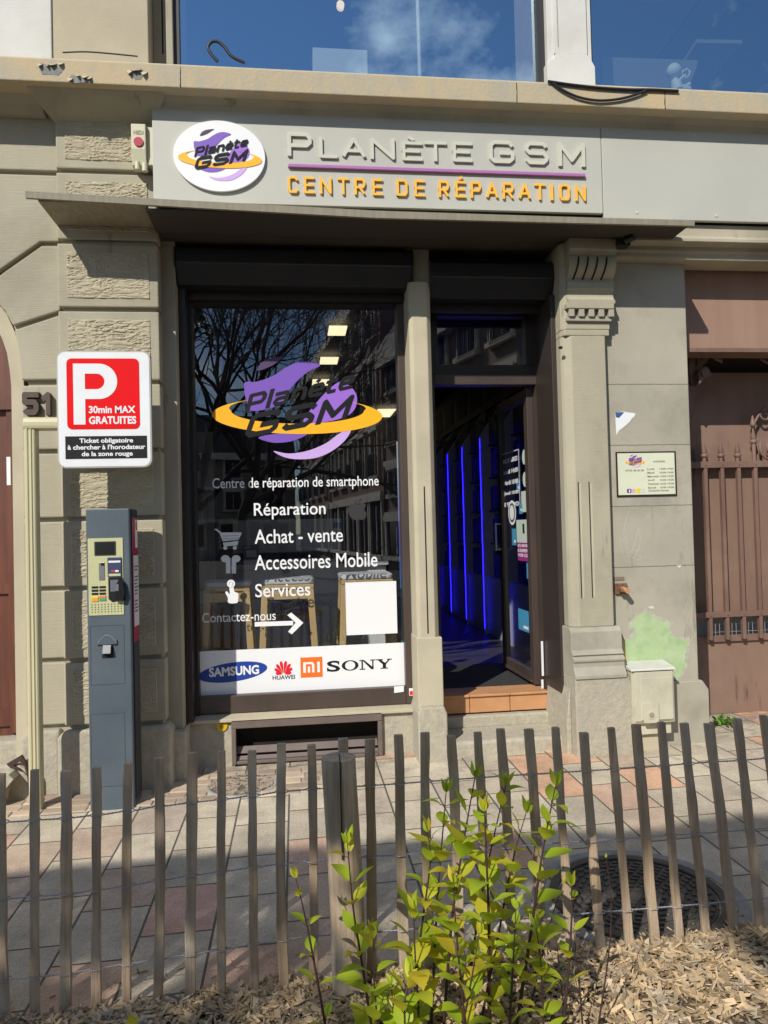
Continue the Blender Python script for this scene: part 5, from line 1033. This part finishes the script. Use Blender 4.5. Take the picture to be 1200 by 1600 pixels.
for i, ((tx, tz), bx) in enumerate(zip(tops, botx)):
    wd = rnd.uniform(.0135,.0165); th = rnd.uniform(.006,.010); ph = rnd.uniform(0,9); g = MB(); n_ = 12; vs = []; bow = rnd.gauss(0,.0055); tw = rnd.gauss(0,.12); yo = rnd.gauss(0,.004)
    for k in range(n_+1):
        t = k/n_; zz_ = -.04+(tz+.04)*t; x = bx+(tx-bx)*t+bow*sin(pi*t)+.0025*noise.noise(Vector((ph, zz_*6, 0))); wl_ = wd*(1+.26*noise.noise(Vector((ph, zz_*7, 5)))); wr_ = wd*(1+.26*noise.noise(Vector((ph, zz_*7, 9))))
        if k == n_: wl_ *= .93; wr_ *= .93
        a_ = tw*(t-.5); 
        for u, v in ((-wl_,-th),(wr_,-th),(wr_,th),(-wl_,th)): vs.append((x+u*cos(a_)-v*sin(a_), FY+yo+u*sin(a_)+v*cos(a_), zz_))
    fs = [(k*4+j, k*4+(j+1) % 4, (k+1)*4+(j+1) % 4, (k+1)*4+j) for k in range(n_) for j in range(4)]+[(3,2,1,0),(n_*4,n_*4+1,n_*4+2,n_*4+3)]
    g.add(vs, fs, slat_wood); slats.append(g.build('slat', fn_, bevel=.0025)); slats[-1]['yo'] = yo
for rowz in ((.615,.65,.655), (.377,.421,.41), (.131,.176,.168)):
    g = MB(); p1 = []; p2 = []
    for i, ((tx, tz), bx) in enumerate(zip(tops, botx)):
        z_ = rowz[0]+(rowz[1]-rowz[0])*min(1, max(0,(tx+.75)/.7)) if tx < 0 else rowz[1]+(rowz[2]-rowz[1])*min(1, tx/1.5)
        z_ += .005*noise.noise(Vector((tx*4, rowz[0]*9, 0))); x = bx+(tx-bx)*z_/tz
        p1 += [(x-.019,FY-.002,z_),(x-.012,FY-.0125,z_+.001),(x+.012,FY-.0125,z_),(x+.019,FY-.002,z_)]; p2 += [(x-.019,FY+.002,z_+.002),(x-.012,FY+.0125,z_),(x+.012,FY+.0125,z_+.002),(x+.019,FY+.002,z_+.002)]
        if i+1 < len(tops):
            tx2, tz2 = tops[i+1]; zq_ = z_; zq2 = (rowz[0]+(rowz[1]-rowz[0])*min(1, max(0,(tx2+.75)/.7)) if tx2 < 0 else rowz[1]+(rowz[2]-rowz[1])*min(1, tx2/1.5))+.005*noise.noise(Vector((tx2*4, rowz[0]*9, 0))); x2 = botx[i+1]+(tx2-botx[i+1])*z_/tz2; n_ = 10
            for k in range(1, n_):
                t = k/n_; z_ = zq_+(zq2-zq_)*t; xx = x+.019+(x2-.038-x)*t; ph = t*pi*5; p1.append((xx, FY+.0013*cos(ph), z_+.0013*sin(ph))); p2.append((xx, FY-.0013*cos(ph), z_-.0013*sin(ph)))
    g.tube(p1, .0017, wire, n=5); g.tube(p2, .0017, wire, n=5); g.build('tie_wire', fn_)
g = MB(); prof_ = []; n_ = 26; vs = []; fs = []; pzt = .775
for k in range(15):
    t = k/14; zz_ = -.06+(pzt+.06)*t; cx_ = .135-.013*t+.006*sin(t*4); 
    for j in range(n_):
        a_ = 2*pi*j/n_; r0 = (.056-.002*t)*(1+.05*noise.noise(Vector((cos(a_)*1.3, sin(a_)*1.3, zz_*1.6)))+.02*noise.noise(Vector((cos(a_)*5, sin(a_)*5, zz_*3))))
        d_ = ((a_-1.45*pi+pi) % (2*pi))-pi
        if abs(d_) < .13 and t > .35: r0 *= 1-.25*(t-.3)
        vs.append((cx_+r0*cos(a_), 2.365+r0*sin(a_), zz_))
for k in range(14):
    for j in range(n_): fs.append((k*n_+j, k*n_+(j+1) % n_, (k+1)*n_+(j+1) % n_, (k+1)*n_+j))
g.add(vs, fs, post_wood, True); g.add(vs[-n_:], [tuple(range(n_))], post_wood)
g.prism([(.118,2.308),(.1215,2.306),(.124,2.37),(.121,2.40)], pzt-.3, pzt+.0015, crack_shade, 'z')
g.build('post', fn_, label='round grey weathered post with a split top')
# ------------------------------------------------------------------ shrubs in the bed
rndS = random.Random(33)
def stem(mbs, mbl, pts, r0, leaf_l, gap, start=.0, dens=1., tipn=5):
    """pts: world points; grows opposite leaf pairs along the stem"""
    P = []
    for i in range(len(pts)-1):
        p0, p1, p2, p3 = [Vector(pts[max(0, min(len(pts)-1, i+j-1))]) for j in range(4)]
        for s_ in range(6):
            t = s_/6; P.append(.5*((2*p1)+(p2-p0)*t+(2*p0-5*p1+4*p2-p3)*t*t+(3*p1-p0-3*p2+p3)*t**3))
    P.append(Vector(pts[-1])); n_ = len(P); mbs.tube(P, [r0*(1-.72*i/(n_-1)) for i in range(n_)], stemm, n=6)
    ln = [0]
    for i in range(n_-1): ln.append(ln[-1]+(P[i+1]-P[i]).length)
    s_ = start*ln[-1]; az = rndS.uniform(0,3.14)
    while s_ < ln[-1]-.015:
        i = max(j for j in range(n_-1) if ln[j] <= s_); t = (s_-ln[i])/max(1e-6, ln[i+1]-ln[i]); p_ = P[i].lerp(P[i+1], t); ax = (P[i+1]-P[i]).normalized()
        fr_ = s_/ln[-1]
        for sgn in (0, pi):
            if rndS.random() > dens: continue
            a_ = az+sgn+rndS.gauss(0,.3); ref = Vector((cos(a_), sin(a_), 0)); out_ = (ref-ax*ref.dot(ax)).normalized(); el = rndS.uniform(.15,1.0)
            d = (out_*cos(el)+ax*sin(el)).normalized(); l = leaf_l*rndS.uniform(.7,1.15)*(1-.45*max(0, fr_-.7)/.3); b_ = p_+d*.012
            mbs.tube([p_, b_+d*.006], .0012, stemm, n=4, cap=False); leaf_faces(mbl, b_, d, ax, l, l*rndS.uniform(.48,.62), leafm, curl=rndS.uniform(-.1,.75), fold=rndS.uniform(.05,.35))
        az += pi/2+rndS.gauss(0,.25); s_ += gap*rndS.uniform(.75,1.25)
    ax = (P[-1]-P[-2]).normalized()
    for k in range(tipn):
        a_ = 2*pi*k/tipn+rndS.random(); d = (ax+Vector((cos(a_), sin(a_), 0))*rndS.uniform(.15,.55)).normalized(); leaf_faces(mbl, P[-1], d, Vector((cos(a_+1.57), sin(a_+1.57), .2)), leaf_l*rndS.uniform(.3,.6), leaf_l*.16, leafm, curl=.1, fold=.4)
def px3(px_, py, y): x, z = F(px_, py, y); return (x, y, z)
def shrub(name, label, specs, cat='shrub'):
    base = px3(specs[0][0][0][0], 1640, specs[0][1]); t = thing(name, (base[0], base[1], .03), label, cat); a_ = MB(); b_ = MB()
    for pts, y, r0, ll, gap, st0, dn, tip in specs:
        q = [px3(p[0], p[1], y+(.06*(k/(len(pts)-1)) if len(p) < 3 else p[2])) for k, p in enumerate(pts)]
        q[0] = (q[0][0], q[0][1], .0) if q[0][2] > .0 else q[0]
        stem(a_, b_, q, r0, ll, gap, st0, dn, tip)
    a_.build('stems', t); b_.build('leaves', t, kind=None); return t
LL = .104
shrub('dogwood_shrub', 'bushy lime green dogwood shrub with dark red stems, tallest in the bed', [
 (((690,1650),(705,1450),(722,1330),(742,1215)), 2.08, .0055, LL, .052, .28, 1, 6),
 (((672,1650),(682,1430),(697,1238)), 2.12, .0048, LL*.95, .055, .32, 1, 5),
 (((716,1650),(740,1480),(758,1370),(790,1228)), 2.12, .0050, LL*.9, .055, .3, .95, 6),
 (((800,1650),(832,1440),(848,1330),(868,1228)), 2.06, .0058, LL, .052, .28, 1, 6),
 (((765,1650),(764,1450),(760,1340),(757,1268)), 2.02, .0055, LL, .052, .25, 1, 6),
 (((660,1650),(650,1520),(646,1420)), 2.00, .0042, LL*.9, .055, .1, 1, 5),
 (((640,1650),(655,1480),(672,1350),(668,1300)), 2.10, .0045, LL*.95, .055, .32, 1, 5),
 (((740,1650),(775,1480),(800,1350),(822,1270)), 2.14, .0046, LL*.95, .055, .35, 1, 5),
 (((790,1650),(802,1500),(806,1420)), 1.98, .0042, LL*.85, .052, .1, 1, 5),
 (((735,1650),(715,1480),(708,1380)), 1.98, .0042, LL*.9, .055, .15, 1, 5),
 (((850,1650),(846,1520),(838,1450)), 1.97, .004, LL*.8, .05, .1, .9, 5),
 (((700,1650),(735,1540),(748,1460)), 1.94, .004, LL*.9, .055, .05, 1, 5),
 (((640,1660),(632,1580),(640,1530)), 1.94, .004, LL*.95, .05, .05, 1, 5),
 (((812,1650),(855,1460),(880,1380)), 2.12, .0036, LL*.5, .10, .5, .5, 3)])
shrub('dogwood_sapling', 'slender lime green sapling in front of the round fence post', [
 (((590,1650),(568,1520),(552,1420),(543,1318)), 2.06, .0048, LL*.95, .07, .12, .95, 6), (((597,1650),(585,1540),(583,1465)), 2.02, .0038, LL*.95, .055, .12, 1, 5), (((640,1650),(616,1580),(612,1540)), 2.0, .0034, LL*.8, .05, .1, 1, 4)])
shrub('dogwood_sprig', 'sparse leaning sprig with few leaves beside the round fence post', [(((522,1650),(492,1510),(474,1420),(462,1372)), 2.05, .0042, LL*.62, .085, .12, .85, 4)], 'sprig')
shrub('dogwood_shoot', 'short shoot with orange tinged tip leaves between the bushy shrub and the bare twig', [(((872,1650),(886,1540),(893,1440),(893,1385)), 1.98, .0055, LL*.78, .075, .48, 1, 8), (((915,1650),(905,1540),(896,1450)), 2.0, .0032, LL*.3, .2, .6, .3, 0), (((890,1650),(876,1530),(870,1470)), 2.05, .0028, LL*.4, .06, .6, .6, 3)], 'shoot')
shrub('bare_twig', 'thin nearly leafless dark twig in front of the manhole cover', [(((925,1650),(950,1500),(955,1410),(947,1340)), 2.0, .0032, LL*.22, .3, .6, .3, 5)], 'twig')
shrub('low_seedling', 'single low sprig of lime leaves at the foot of the fence before the parking meter', [(((200,1690),(203,1640),(205,1610)), 1.95, .003, LL*.7, .03, .3, 1, 5)], 'seedling')
# ------------------------------------------------------------------ shop interior
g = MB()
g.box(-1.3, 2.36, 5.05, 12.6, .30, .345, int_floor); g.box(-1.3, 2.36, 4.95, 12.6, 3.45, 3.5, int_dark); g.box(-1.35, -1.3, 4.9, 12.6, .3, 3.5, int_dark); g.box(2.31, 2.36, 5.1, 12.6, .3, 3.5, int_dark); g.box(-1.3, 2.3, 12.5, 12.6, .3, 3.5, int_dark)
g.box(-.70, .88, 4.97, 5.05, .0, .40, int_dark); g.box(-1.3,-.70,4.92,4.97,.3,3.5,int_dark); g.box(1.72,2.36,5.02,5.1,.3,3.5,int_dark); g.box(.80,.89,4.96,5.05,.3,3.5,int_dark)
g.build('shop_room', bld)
g = MB(); g.box(.93, 1.68, 5.13, 6.0, .346, .356, mat_black); g.build('door_mat', loc=(1.3,5.5,.346), label='black doormat inside the open shop door', cat='doormat')
# counter
ct = thing('shop_counter', (.15, 6.5, .345), 'grey and white shop counter behind the stools', 'counter')
cy = 6.45
cX = lambda px_: X(px_, 880, cy); cZ = lambda py: Z(480, py, cy)
g = MB(); g.box(cX(365), cX(603), cy, cy+.6, .345, cZ(886), int_white); g.box(cX(362), cX(606), cy-.05, cy+.65, cZ(886)+.001, cZ(879), white_en); g.build('body', ct, bevel=.004)
g = MB(); g.box(cX(365), cX(535), cy-.02, cy, cZ(861), cZ(811), int_grey); g.box(cX(365), cX(535), cy+.001, cy+.4, cZ(862), cZ(812), int_grey); g.build('raised_front', ct, bevel=.004)
cl_ = lambda u, v: (F(455,955,cy-.004)[0]+(u-598)*.00072, F(455,955,cy-.004)[1]-(v-812)*.00062)
logo('counter_logo', cl_, cy-.002, ct, ink, .0015, M('dark wine print', (.18,.02,.08), .5))
g = MB(); a = F(381,906,cy-.1); b = F(404,852,cy-.1); g.box(a[0], b[0], cy-.06, cy-.052, cZ(879)+.001, b[1], M('lilac leaflet', (.15,.11,.27), .5)); g.box(a[0]+.02, b[0]-.02, cy-.063, cy-.06, b[1]-.1, b[1]-.04, white_en); g.build('leaflet_stand', loc=(a[0],cy-.06,cZ(879)), label='small purple leaflet stand on the counter behind the earbuds decal', cat='leaflet')
g = MB(); a = F(521,825,cy-.03); b = F(535,816,cy-.03); g.box(a[0], b[0], cy-.024, cy-.021, a[1], b[1], M('blue card mark', (.03,.13,.35), .5)); g.build('card_badge', ct)
# three stools
def stool(px0, px1, pytop, y, lab, first=False):
    x0, z1 = F(px0, pytop, y); x1 = F(px1, pytop, y)[0]; cx = (x0+x1)/2; hw = (x1-x0)/2-.012; t = thing('bar_stool', (cx, y+hw, .345), lab, 'stool', 'wooden stools behind the shop window')
    sz = z1-.03; g = MB(); g.prism(rrect(cx-hw, cx+hw, y, y+2*hw, .05, 5), sz, sz+.035, cushion, 'z'); g.build('cushion', t, bevel=.012, seg=3)
    g = MB(); g.box(cx-hw+.005, cx+hw-.005, y+.005, y+2*hw-.005, sz-.03, sz-.001, pine); g.build('seat', t, bevel=.004)
    for sx_ in (-1, 1):
        for q_ in (0, 1):
            xt, yt = cx+sx_*(hw-.028), y+.03+q_*(2*hw-.06); xb, yb = cx+sx_*(hw+.015), y-.01+q_*(2*hw+.02); g = MB(); w_ = .022
            g.add([(xb-w_,yb-w_,.345),(xb+w_,yb-w_,.345),(xb+w_,yb+w_,.345),(xb-w_,yb+w_,.345),(xt-w_,yt-w_,sz-.031),(xt+w_,yt-w_,sz-.031),(xt+w_,yt+w_,sz-.031),(xt-w_,yt+w_,sz-.031)], [(3,2,1,0),(4,5,6,7),(0,1,5,4),(1,2,6,5),(2,3,7,6),(3,0,4,7)], pine); g.build('leg', t, bevel=.004)
    for q_ in (0, 1):
        g = MB(); yq = y+.02+q_*(2*hw-.04); g.box(cx-hw+.03, cx+hw-.03, yq-.008, yq+.008, sz-.10, sz-.04, pine); g.box(cx-hw+.0, cx+hw-.0, yq-.01, yq+.008, .60, .64, pine); g.build('rail', t, bevel=.003)
stool(313, 394, 912, 4.985, 'pale wooden stool behind the shop window, half in shade, beside the pointing hand decal')
stool(404, 494, 908, 4.99, 'pale wooden stool with grey cushion behind the white arrow on the window')
stool(529, 618, 900, 4.99, 'pale wooden stool behind the blank white square on the window')
# upright display banner at the right edge of the window
def banner_mat():
    mt = bpy.data.materials.new('banner print'); mt.use_nodes = True; t = mt.node_tree; b = t.nodes['Principled BSDF']; N = t.nodes.new; K = t.links.new
    tcn = N('ShaderNodeTexCoord'); sx_ = N('ShaderNodeSeparateXYZ'); K(tcn.outputs['Generated'], sx_.inputs[0]); r = N('ShaderNodeValToRGB'); e = r.color_ramp.elements
    e[0].position = 0; e[0].color = (.0,.30,.28,1); e[1].position = 1; e[1].color = (.50,.60,.68,1)
    for p, c in ((.18,(.0,.33,.45)),(.4,(.02,.13,.55)),(.62,(.13,.10,.50)),(.8,(.35,.42,.62))): q = e.new(p); q.color = (*c,1)
    K(sx_.outputs['Z'], r.inputs[0]); K(r.outputs[0], b.inputs['Base Color']); return mt
g = MB(); z0, z1 = Z(625,905,4.97), Z(620,690,4.97); a = X(622,800,4.96); g.prism([(a,4.955),(a+.02,4.955),(a+.09,5.03),(a+.085,5.035)], z0-.55, z1, banner_mat(), 'z'); g.build('display_banner', loc=(a,5.0,.35), label='tall blue and purple banner inside the shop window next to the stone column', cat='banner')
# glass display cabinet on the left
dcb = thing('display_cabinet', (-1.0, 6.4, .345), 'tall glass display cabinet with teal shelves behind the shop window', 'cabinet')
g = MB(); shelf_m = M('pale teal shelf', (.20,.27,.27), .4)
for z in (.9, 1.25, 1.55, 1.85, 2.15): g.box(-1.28, -.72, 6.2, 6.7, z, z+.018, shelf_m)
g.box(-1.29, -1.27, 6.2, 6.7, .35, 2.4, shelf_m); g.box(-.73, -.715, 6.19, 6.205, .35, 2.4, grey_metal); g.box(-1.28, -.72, 6.69, 6.71, .35, 2.4, int_grey); g.box(-1.29,-.71,6.19,6.71,.35,.9,int_white); g.build('shelving', dcb)
rnd = random.Random(8)
for k in range(16):
    z = (.919, 1.269, 1.569, 1.869)[k % 4]; x = -1.2+.12*(k//4)+rnd.uniform(-.02,.02); g = MB(); g.box(x, x+.07, 6.27, 6.285, z, z+rnd.uniform(.11,.15), rnd.choice((int_white, shelf_m, white_en)), Matrix.Rotation(-.15,3,'X')); g.build('boxed_phone', loc=(x,6.27,z), label='small pale boxed item standing in the glass display cabinet', cat='box', group='boxed items in the glass cabinet')
# ceiling light panels
for k, (c_, hw, yw) in enumerate((((527,516), .085, .16), ((514,563), .085, .16), ((502,597), .085, .18), ((589,660), .085, .4))):
    zc_ = 3.40; r = CF + CR*(c_[0]-600)/FPX - CU*(c_[1]-800)/FPX; t_ = (zc_-1.5)/r.z; x, y = r.x*t_, r.y*t_
    y = min(y, 12); g = MB(); g.box(x-hw*y/7, x+hw*y/7, y-yw, y+yw, zc_-.01, zc_, ceil_lamp); o = g.build('ceiling_light', loc=(x,y,zc_), label=('lit cream ceiling light panel above the tip of the purple swoosh, first of its row', 'lit cream ceiling light panel beside the tip of the purple swoosh', 'lit cream ceiling light panel just above the purple window logo text', 'small lit cream ceiling light seen beyond the end of the orange logo ring')[k], cat='ceiling light', group='ceiling lights in the shop')
# blue lit wall shelving seen through the door
shelf_w = M('blue grey shelving laminate', (.42,.42,.55), .5)  # even blue grey tone for dividers and base cabinets
sh = thing('wall_shelving', (2.1, 9.5, .345), 'white wall shelving with blue led strips inside the shop door', 'shelving')
ys = [6.0, 6.85, 7.7, 8.55, 9.4, 10.25, 11.1, 11.95]
g = MB(); g.box(2.28, 2.305, 5.9, 12.4, .346, 2.85, int_dark); g.build('back_panel', sh)
rnd = random.Random(14)
for k, yq in enumerate(ys):
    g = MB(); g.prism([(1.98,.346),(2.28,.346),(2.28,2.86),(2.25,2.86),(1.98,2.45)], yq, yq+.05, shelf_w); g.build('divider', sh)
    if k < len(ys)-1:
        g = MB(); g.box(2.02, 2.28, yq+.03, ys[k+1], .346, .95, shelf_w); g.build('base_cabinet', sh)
        g = MB(); g.box(2.265, 2.278, yq+.034, yq+.046, .96, 2.75, led); g.build('led_strip', sh)
        g = MB(); g.box(1.975, 1.979, yq-.002, yq+.001, .40, 2.44, M('dim blue led edge', (.012,.006,1.0), .5, emit=11)); g.build('led_strip', sh)
        for z in (1.3, 1.65, 2.0, 2.35):
            g = MB(); g.box(2.06, 2.27, yq+.05, ys[k+1]-.002, z, z+.016, int_dark); s_ = g.build('shelf', sh)
        g = MB()
        for z in (.955, 1.325, 1.675, 2.025, 2.375):
            y_ = yq+.08
            while y_ < ys[k+1]-.10: d_ = rnd.uniform(.05,.09); g.box(2.07, 2.2, y_, y_+d_*.92, z, z+rnd.uniform(.22,.31), stock); y_ += d_+.01
        g.build('packaged_stock', sh, kind='stuff')
g = MB(); g.box(2.25, 2.30, 5.9, 12.4, 2.86, 3.4, M('dark frieze board', (.05,.05,.055), .6)); 
for k in range(8): g.box(2.24, 2.25, 6.2+.8*k, 6.75+.8*k, 2.95, 3.25, int_dark)
g.build('frieze', sh)
# ------------------------------------------------------------------ across the street (seen in the glass)
brick_dk = M('sooty sandstone', (.30,.23,.19), .9, c2=(.22,.17,.145), ns=3, c3=(.34,.28,.24)); trim = M('pale stone trim', (.62,.58,.50), .8); roofm = M('dark slate', (.06,.06,.068), .7); dkwin = M('dark panes', (.02,.022,.025), .15)
def house(p0, p1, h, depth, mt, lab, floors=4, bays=4, seed=0):
    p0 = Vector((*p0, 0)); p1 = Vector((*p1, 0)); d = (p1-p0); ln = d.length; d.normalize(); n_ = Vector((-d.y, d.x, 0))   # n_ points to the street
    if n_.y < 0: n_ = -n_
    t = thing('town_house', tuple((p0+p1)/2), lab, 'house')
    def bx(g, s0, s1, o0, o1, z0, z1, m_):
        vs = [p0+d*s+n_*o+Vector((0,0,z)) for s in (s0, s1) for o in (o0, o1) for z in (z0, z1)]
        g.add(vs, [(0,1,3,2),(4,6,7,5),(0,4,5,1),(2,3,7,6),(0,2,6,4),(1,5,7,3)], m_)
    g = MB(); bx(g, 0, ln, -depth, 0, -.2, h, mt); g.build('wall', t)
    g = MB(); vs = [p0+d*s+n_*o+Vector((0,0,z)) for s in (0, ln) for o, z in ((.35,h+.3),(-1.2,h+3.2),(-depth+1.2,h+3.2),(-depth-.2,h+.3))]
    g.add(vs, [(0,1,5,4),(1,2,6,5),(2,3,7,6),(0,4,7,3),(3,2,1,0),(4,5,6,7)], roofm); g.build('roof', t)
    g = MB(); bx(g, 0, ln, 0, .4, h-.25, h+.25, trim)
    for f in range(1, floors): bx(g, 0, ln, .0, .14, h/floors*f-.1, h/floors*f+.12, trim)
    g.build('cornice', t)
    fh = h/floors
    for f in range(floors):
        for b in range(bays):
            c_ = ln*(b+.5)/bays; z0, z1 = fh*f+(.9 if f else .5), fh*f+fh-.45; w_ = .55 if f else .95
            g = MB(); bx(g, c_-w_-.16, c_-w_, 0, .10, z0-.1, z1+.2, trim); bx(g, c_+w_, c_+w_+.16, 0, .10, z0-.1, z1+.2, trim); bx(g, c_-w_-.2, c_+w_+.2, .0, .16, z1+.2, z1+.42, trim); bx(g, c_-w_-.2, c_+w_+.2, 0, .18, z0-.25, z0-.1, trim); bx(g, c_-w_, c_+w_, 0, .02, z0-.1, z1+.2, dkwin); bx(g, c_-.04, c_+.04, .02, .06, z0, z1, trim)
            if f: 
                bx(g, c_-w_, c_+w_, .22, .25, z0+.75, z0+.8, roofm)
                for k in range(9): bx(g, c_-w_+2*w_*k/8-.012, c_-w_+2*w_*k/8+.012, .22, .25, z0-.1, z0+.8, roofm)
            g.build('window', t)
house((6.2,-9.2), (3.6,-19), 8.0, 9, brick_dk, 'dark sandstone town house on the side street corner opposite the shop', 4, 5)
house((3.5,-19.2), (2.0,-31), 11.5, 9, M('brown brick', (.26,.17,.13), .9, c2=(.20,.13,.105), ns=4), 'brown brick town house halfway down the side street opposite', 4, 5)
house((1.9,-31.2), (.4,-44), 11, 9, brick_dk, 'dark sandstone town house next to the low plastered house', 4, 5)
house((.0,-46), (-12,-43), 7, 9, M('dull plaster', (.27,.24,.20), .9), 'low plastered house closing the end of the side street', 3, 4)
def tree(name, lab, x, y, h, seed, depth=6, spread=.55, r0=.16, leafy=None, first=.35, cat='tree', lean=(0,0)):
    rnd = random.Random(seed); t = thing(name, (x,y,0), lab, cat); g = MB(); g.v = []; leaves = MB()
    def grow(p, d, l, r, k):
        n_ = 3; pts = [p]; q = p.copy(); dd = d.copy()
        for i in range(n_): dd = (dd+Vector((rnd.gauss(0,.13), rnd.gauss(0,.13), rnd.gauss(.03,.08)))).normalized(); q = q+dd*l/n_; pts.append(q.copy())
        g.tube(pts, [r*(1-.35*i/n_) for i in range(n_+1)], barkm, n=(8 if k < 2 else 5 if k < 4 else 3), cap=False)
        if k >= depth:
            if leafy:
                for _ in range(leafy):
                    a = q+Vector((rnd.gauss(0,.22), rnd.gauss(0,.22), rnd.gauss(0,.16))); e = Vector((rnd.gauss(0,1), rnd.gauss(0,1), rnd.gauss(0,.6))).normalized(); f_ = e.cross(Vector((rnd.gauss(0,1), rnd.gauss(0,1), rnd.gauss(0,1)))).normalized(); s_ = rnd.uniform(.05,.10)
                    leaves.add([a-e*s_, a+f_*s_*.5, a+e*s_, a-f_*s_*.5], [(0,1,2,3)], evergreen)
            return
        nb = rnd.choice((2,3,3)) if k else 4
        for j in range(nb):
            a = 2*pi*j/nb+rnd.uniform(-.6,.6); ax = dd.cross(Vector((cos(a), sin(a), .3))).normalized(); nd = (dd+ax*rnd.uniform(spread*.6, spread*1.5)).normalized()
            grow(pts[-1] if j < 2 else pts[-2], nd, l*rnd.uniform(.66,.86), r*.62, k+1)
    grow(Vector((x,y,-.1)), Vector((lean[0],lean[1],1)).normalized(), h*first, r0, 0); g.build('trunk', t)
    if leafy: leaves.build('crown', t)
    return t
evergreen = M('evergreen leaf', (.05,.08,.03), .5, isl=.3)
tree('bare_tree', 'smallest bare winter tree, standing alone across the street from the shop', -1.5, -9.5, 9, 3, 7, .62, .15)
tree('bare_tree', 'thickest bare winter tree, standing in the mouth of the side street', -3.2, -13, 10, 8, 7, .62, .17)
tree('bare_tree', 'tallest bare winter tree, standing deep in the side street', -.4, -18, 10.5, 12, 7, .6, .16)
# unseen street tree, its flat crown shaped to shade the fence and near paving
t = thing('shade_tree', (-4.6,-4.4,0), 'unseen leafy street tree with a flat crown shaped to cast the foreground shade', 'tree'); rnd = random.Random(17); g = MB(); lv = MB()
top = Vector((-4.6,-4.4,4.6)); g.tube([(-4.6,-4.4,-.1),(-4.62,-4.4,1.5),(-4.55,-4.42,3),(-4.6,-4.4,4.6)], [.17,.14,.13,.11], barkm, n=10)
SV = Vector((.72, 1, -.95))
def crownpt(gx, gy, k): return Vector((gx, gy, 0))-SV*k                # a crown point whose shadow reaches the ground at gx, gy
for i in range(9):
    tip = crownpt(-1.6+.5*i, 1.4+1.9*((i*5) % 9)/8, 5.9); md = top.lerp(tip, .5)+Vector((0,0,.15)); g.tube([top-Vector((0,0,.3*(i % 3))), md, tip], [.07,.045,.012], barkm, n=6)
g.build('trunk', t)
for _ in range(15000):
    gx = rnd.uniform(-2.3, 2.6); gy = rnd.uniform(.4, 3.5); nv = noise.noise(Vector((gx*1.1, gy*1.7, 4)))
    edge = 3.5+.10*noise.noise(Vector((gx*1.6, 0, 2)))-.05*max(0, gx)
    if gy > edge: continue
    keep = .97 if gy > 2.75 else .72+.45*nv
    if gy < 2.5 and gx > 1.5: keep -= .22
    if gy < 2.3: keep -= .2
    if gy < 2.9 and .25 < gx < 1.5: keep -= .86  # crown thinned here so that sun reaches the shrub
    if gy < 2.7 and -.2 < gx < .5: keep -= .4
    if rnd.random() > keep: continue
    c_ = crownpt(gx, gy, 6.0+rnd.gauss(0,.16)); e = Vector((rnd.gauss(0,1), rnd.gauss(0,1), rnd.gauss(0,.7))).normalized(); f_ = e.cross(Vector((rnd.gauss(0,1), rnd.gauss(0,1), rnd.gauss(0,1)))).normalized(); s_ = rnd.uniform(.05,.09)
    lv.add([c_-e*s_, c_+f_*s_*.55, c_+e*s_, c_-f_*s_*.55], [(0,1,2,3)], evergreen)
lv.build('crown', t)
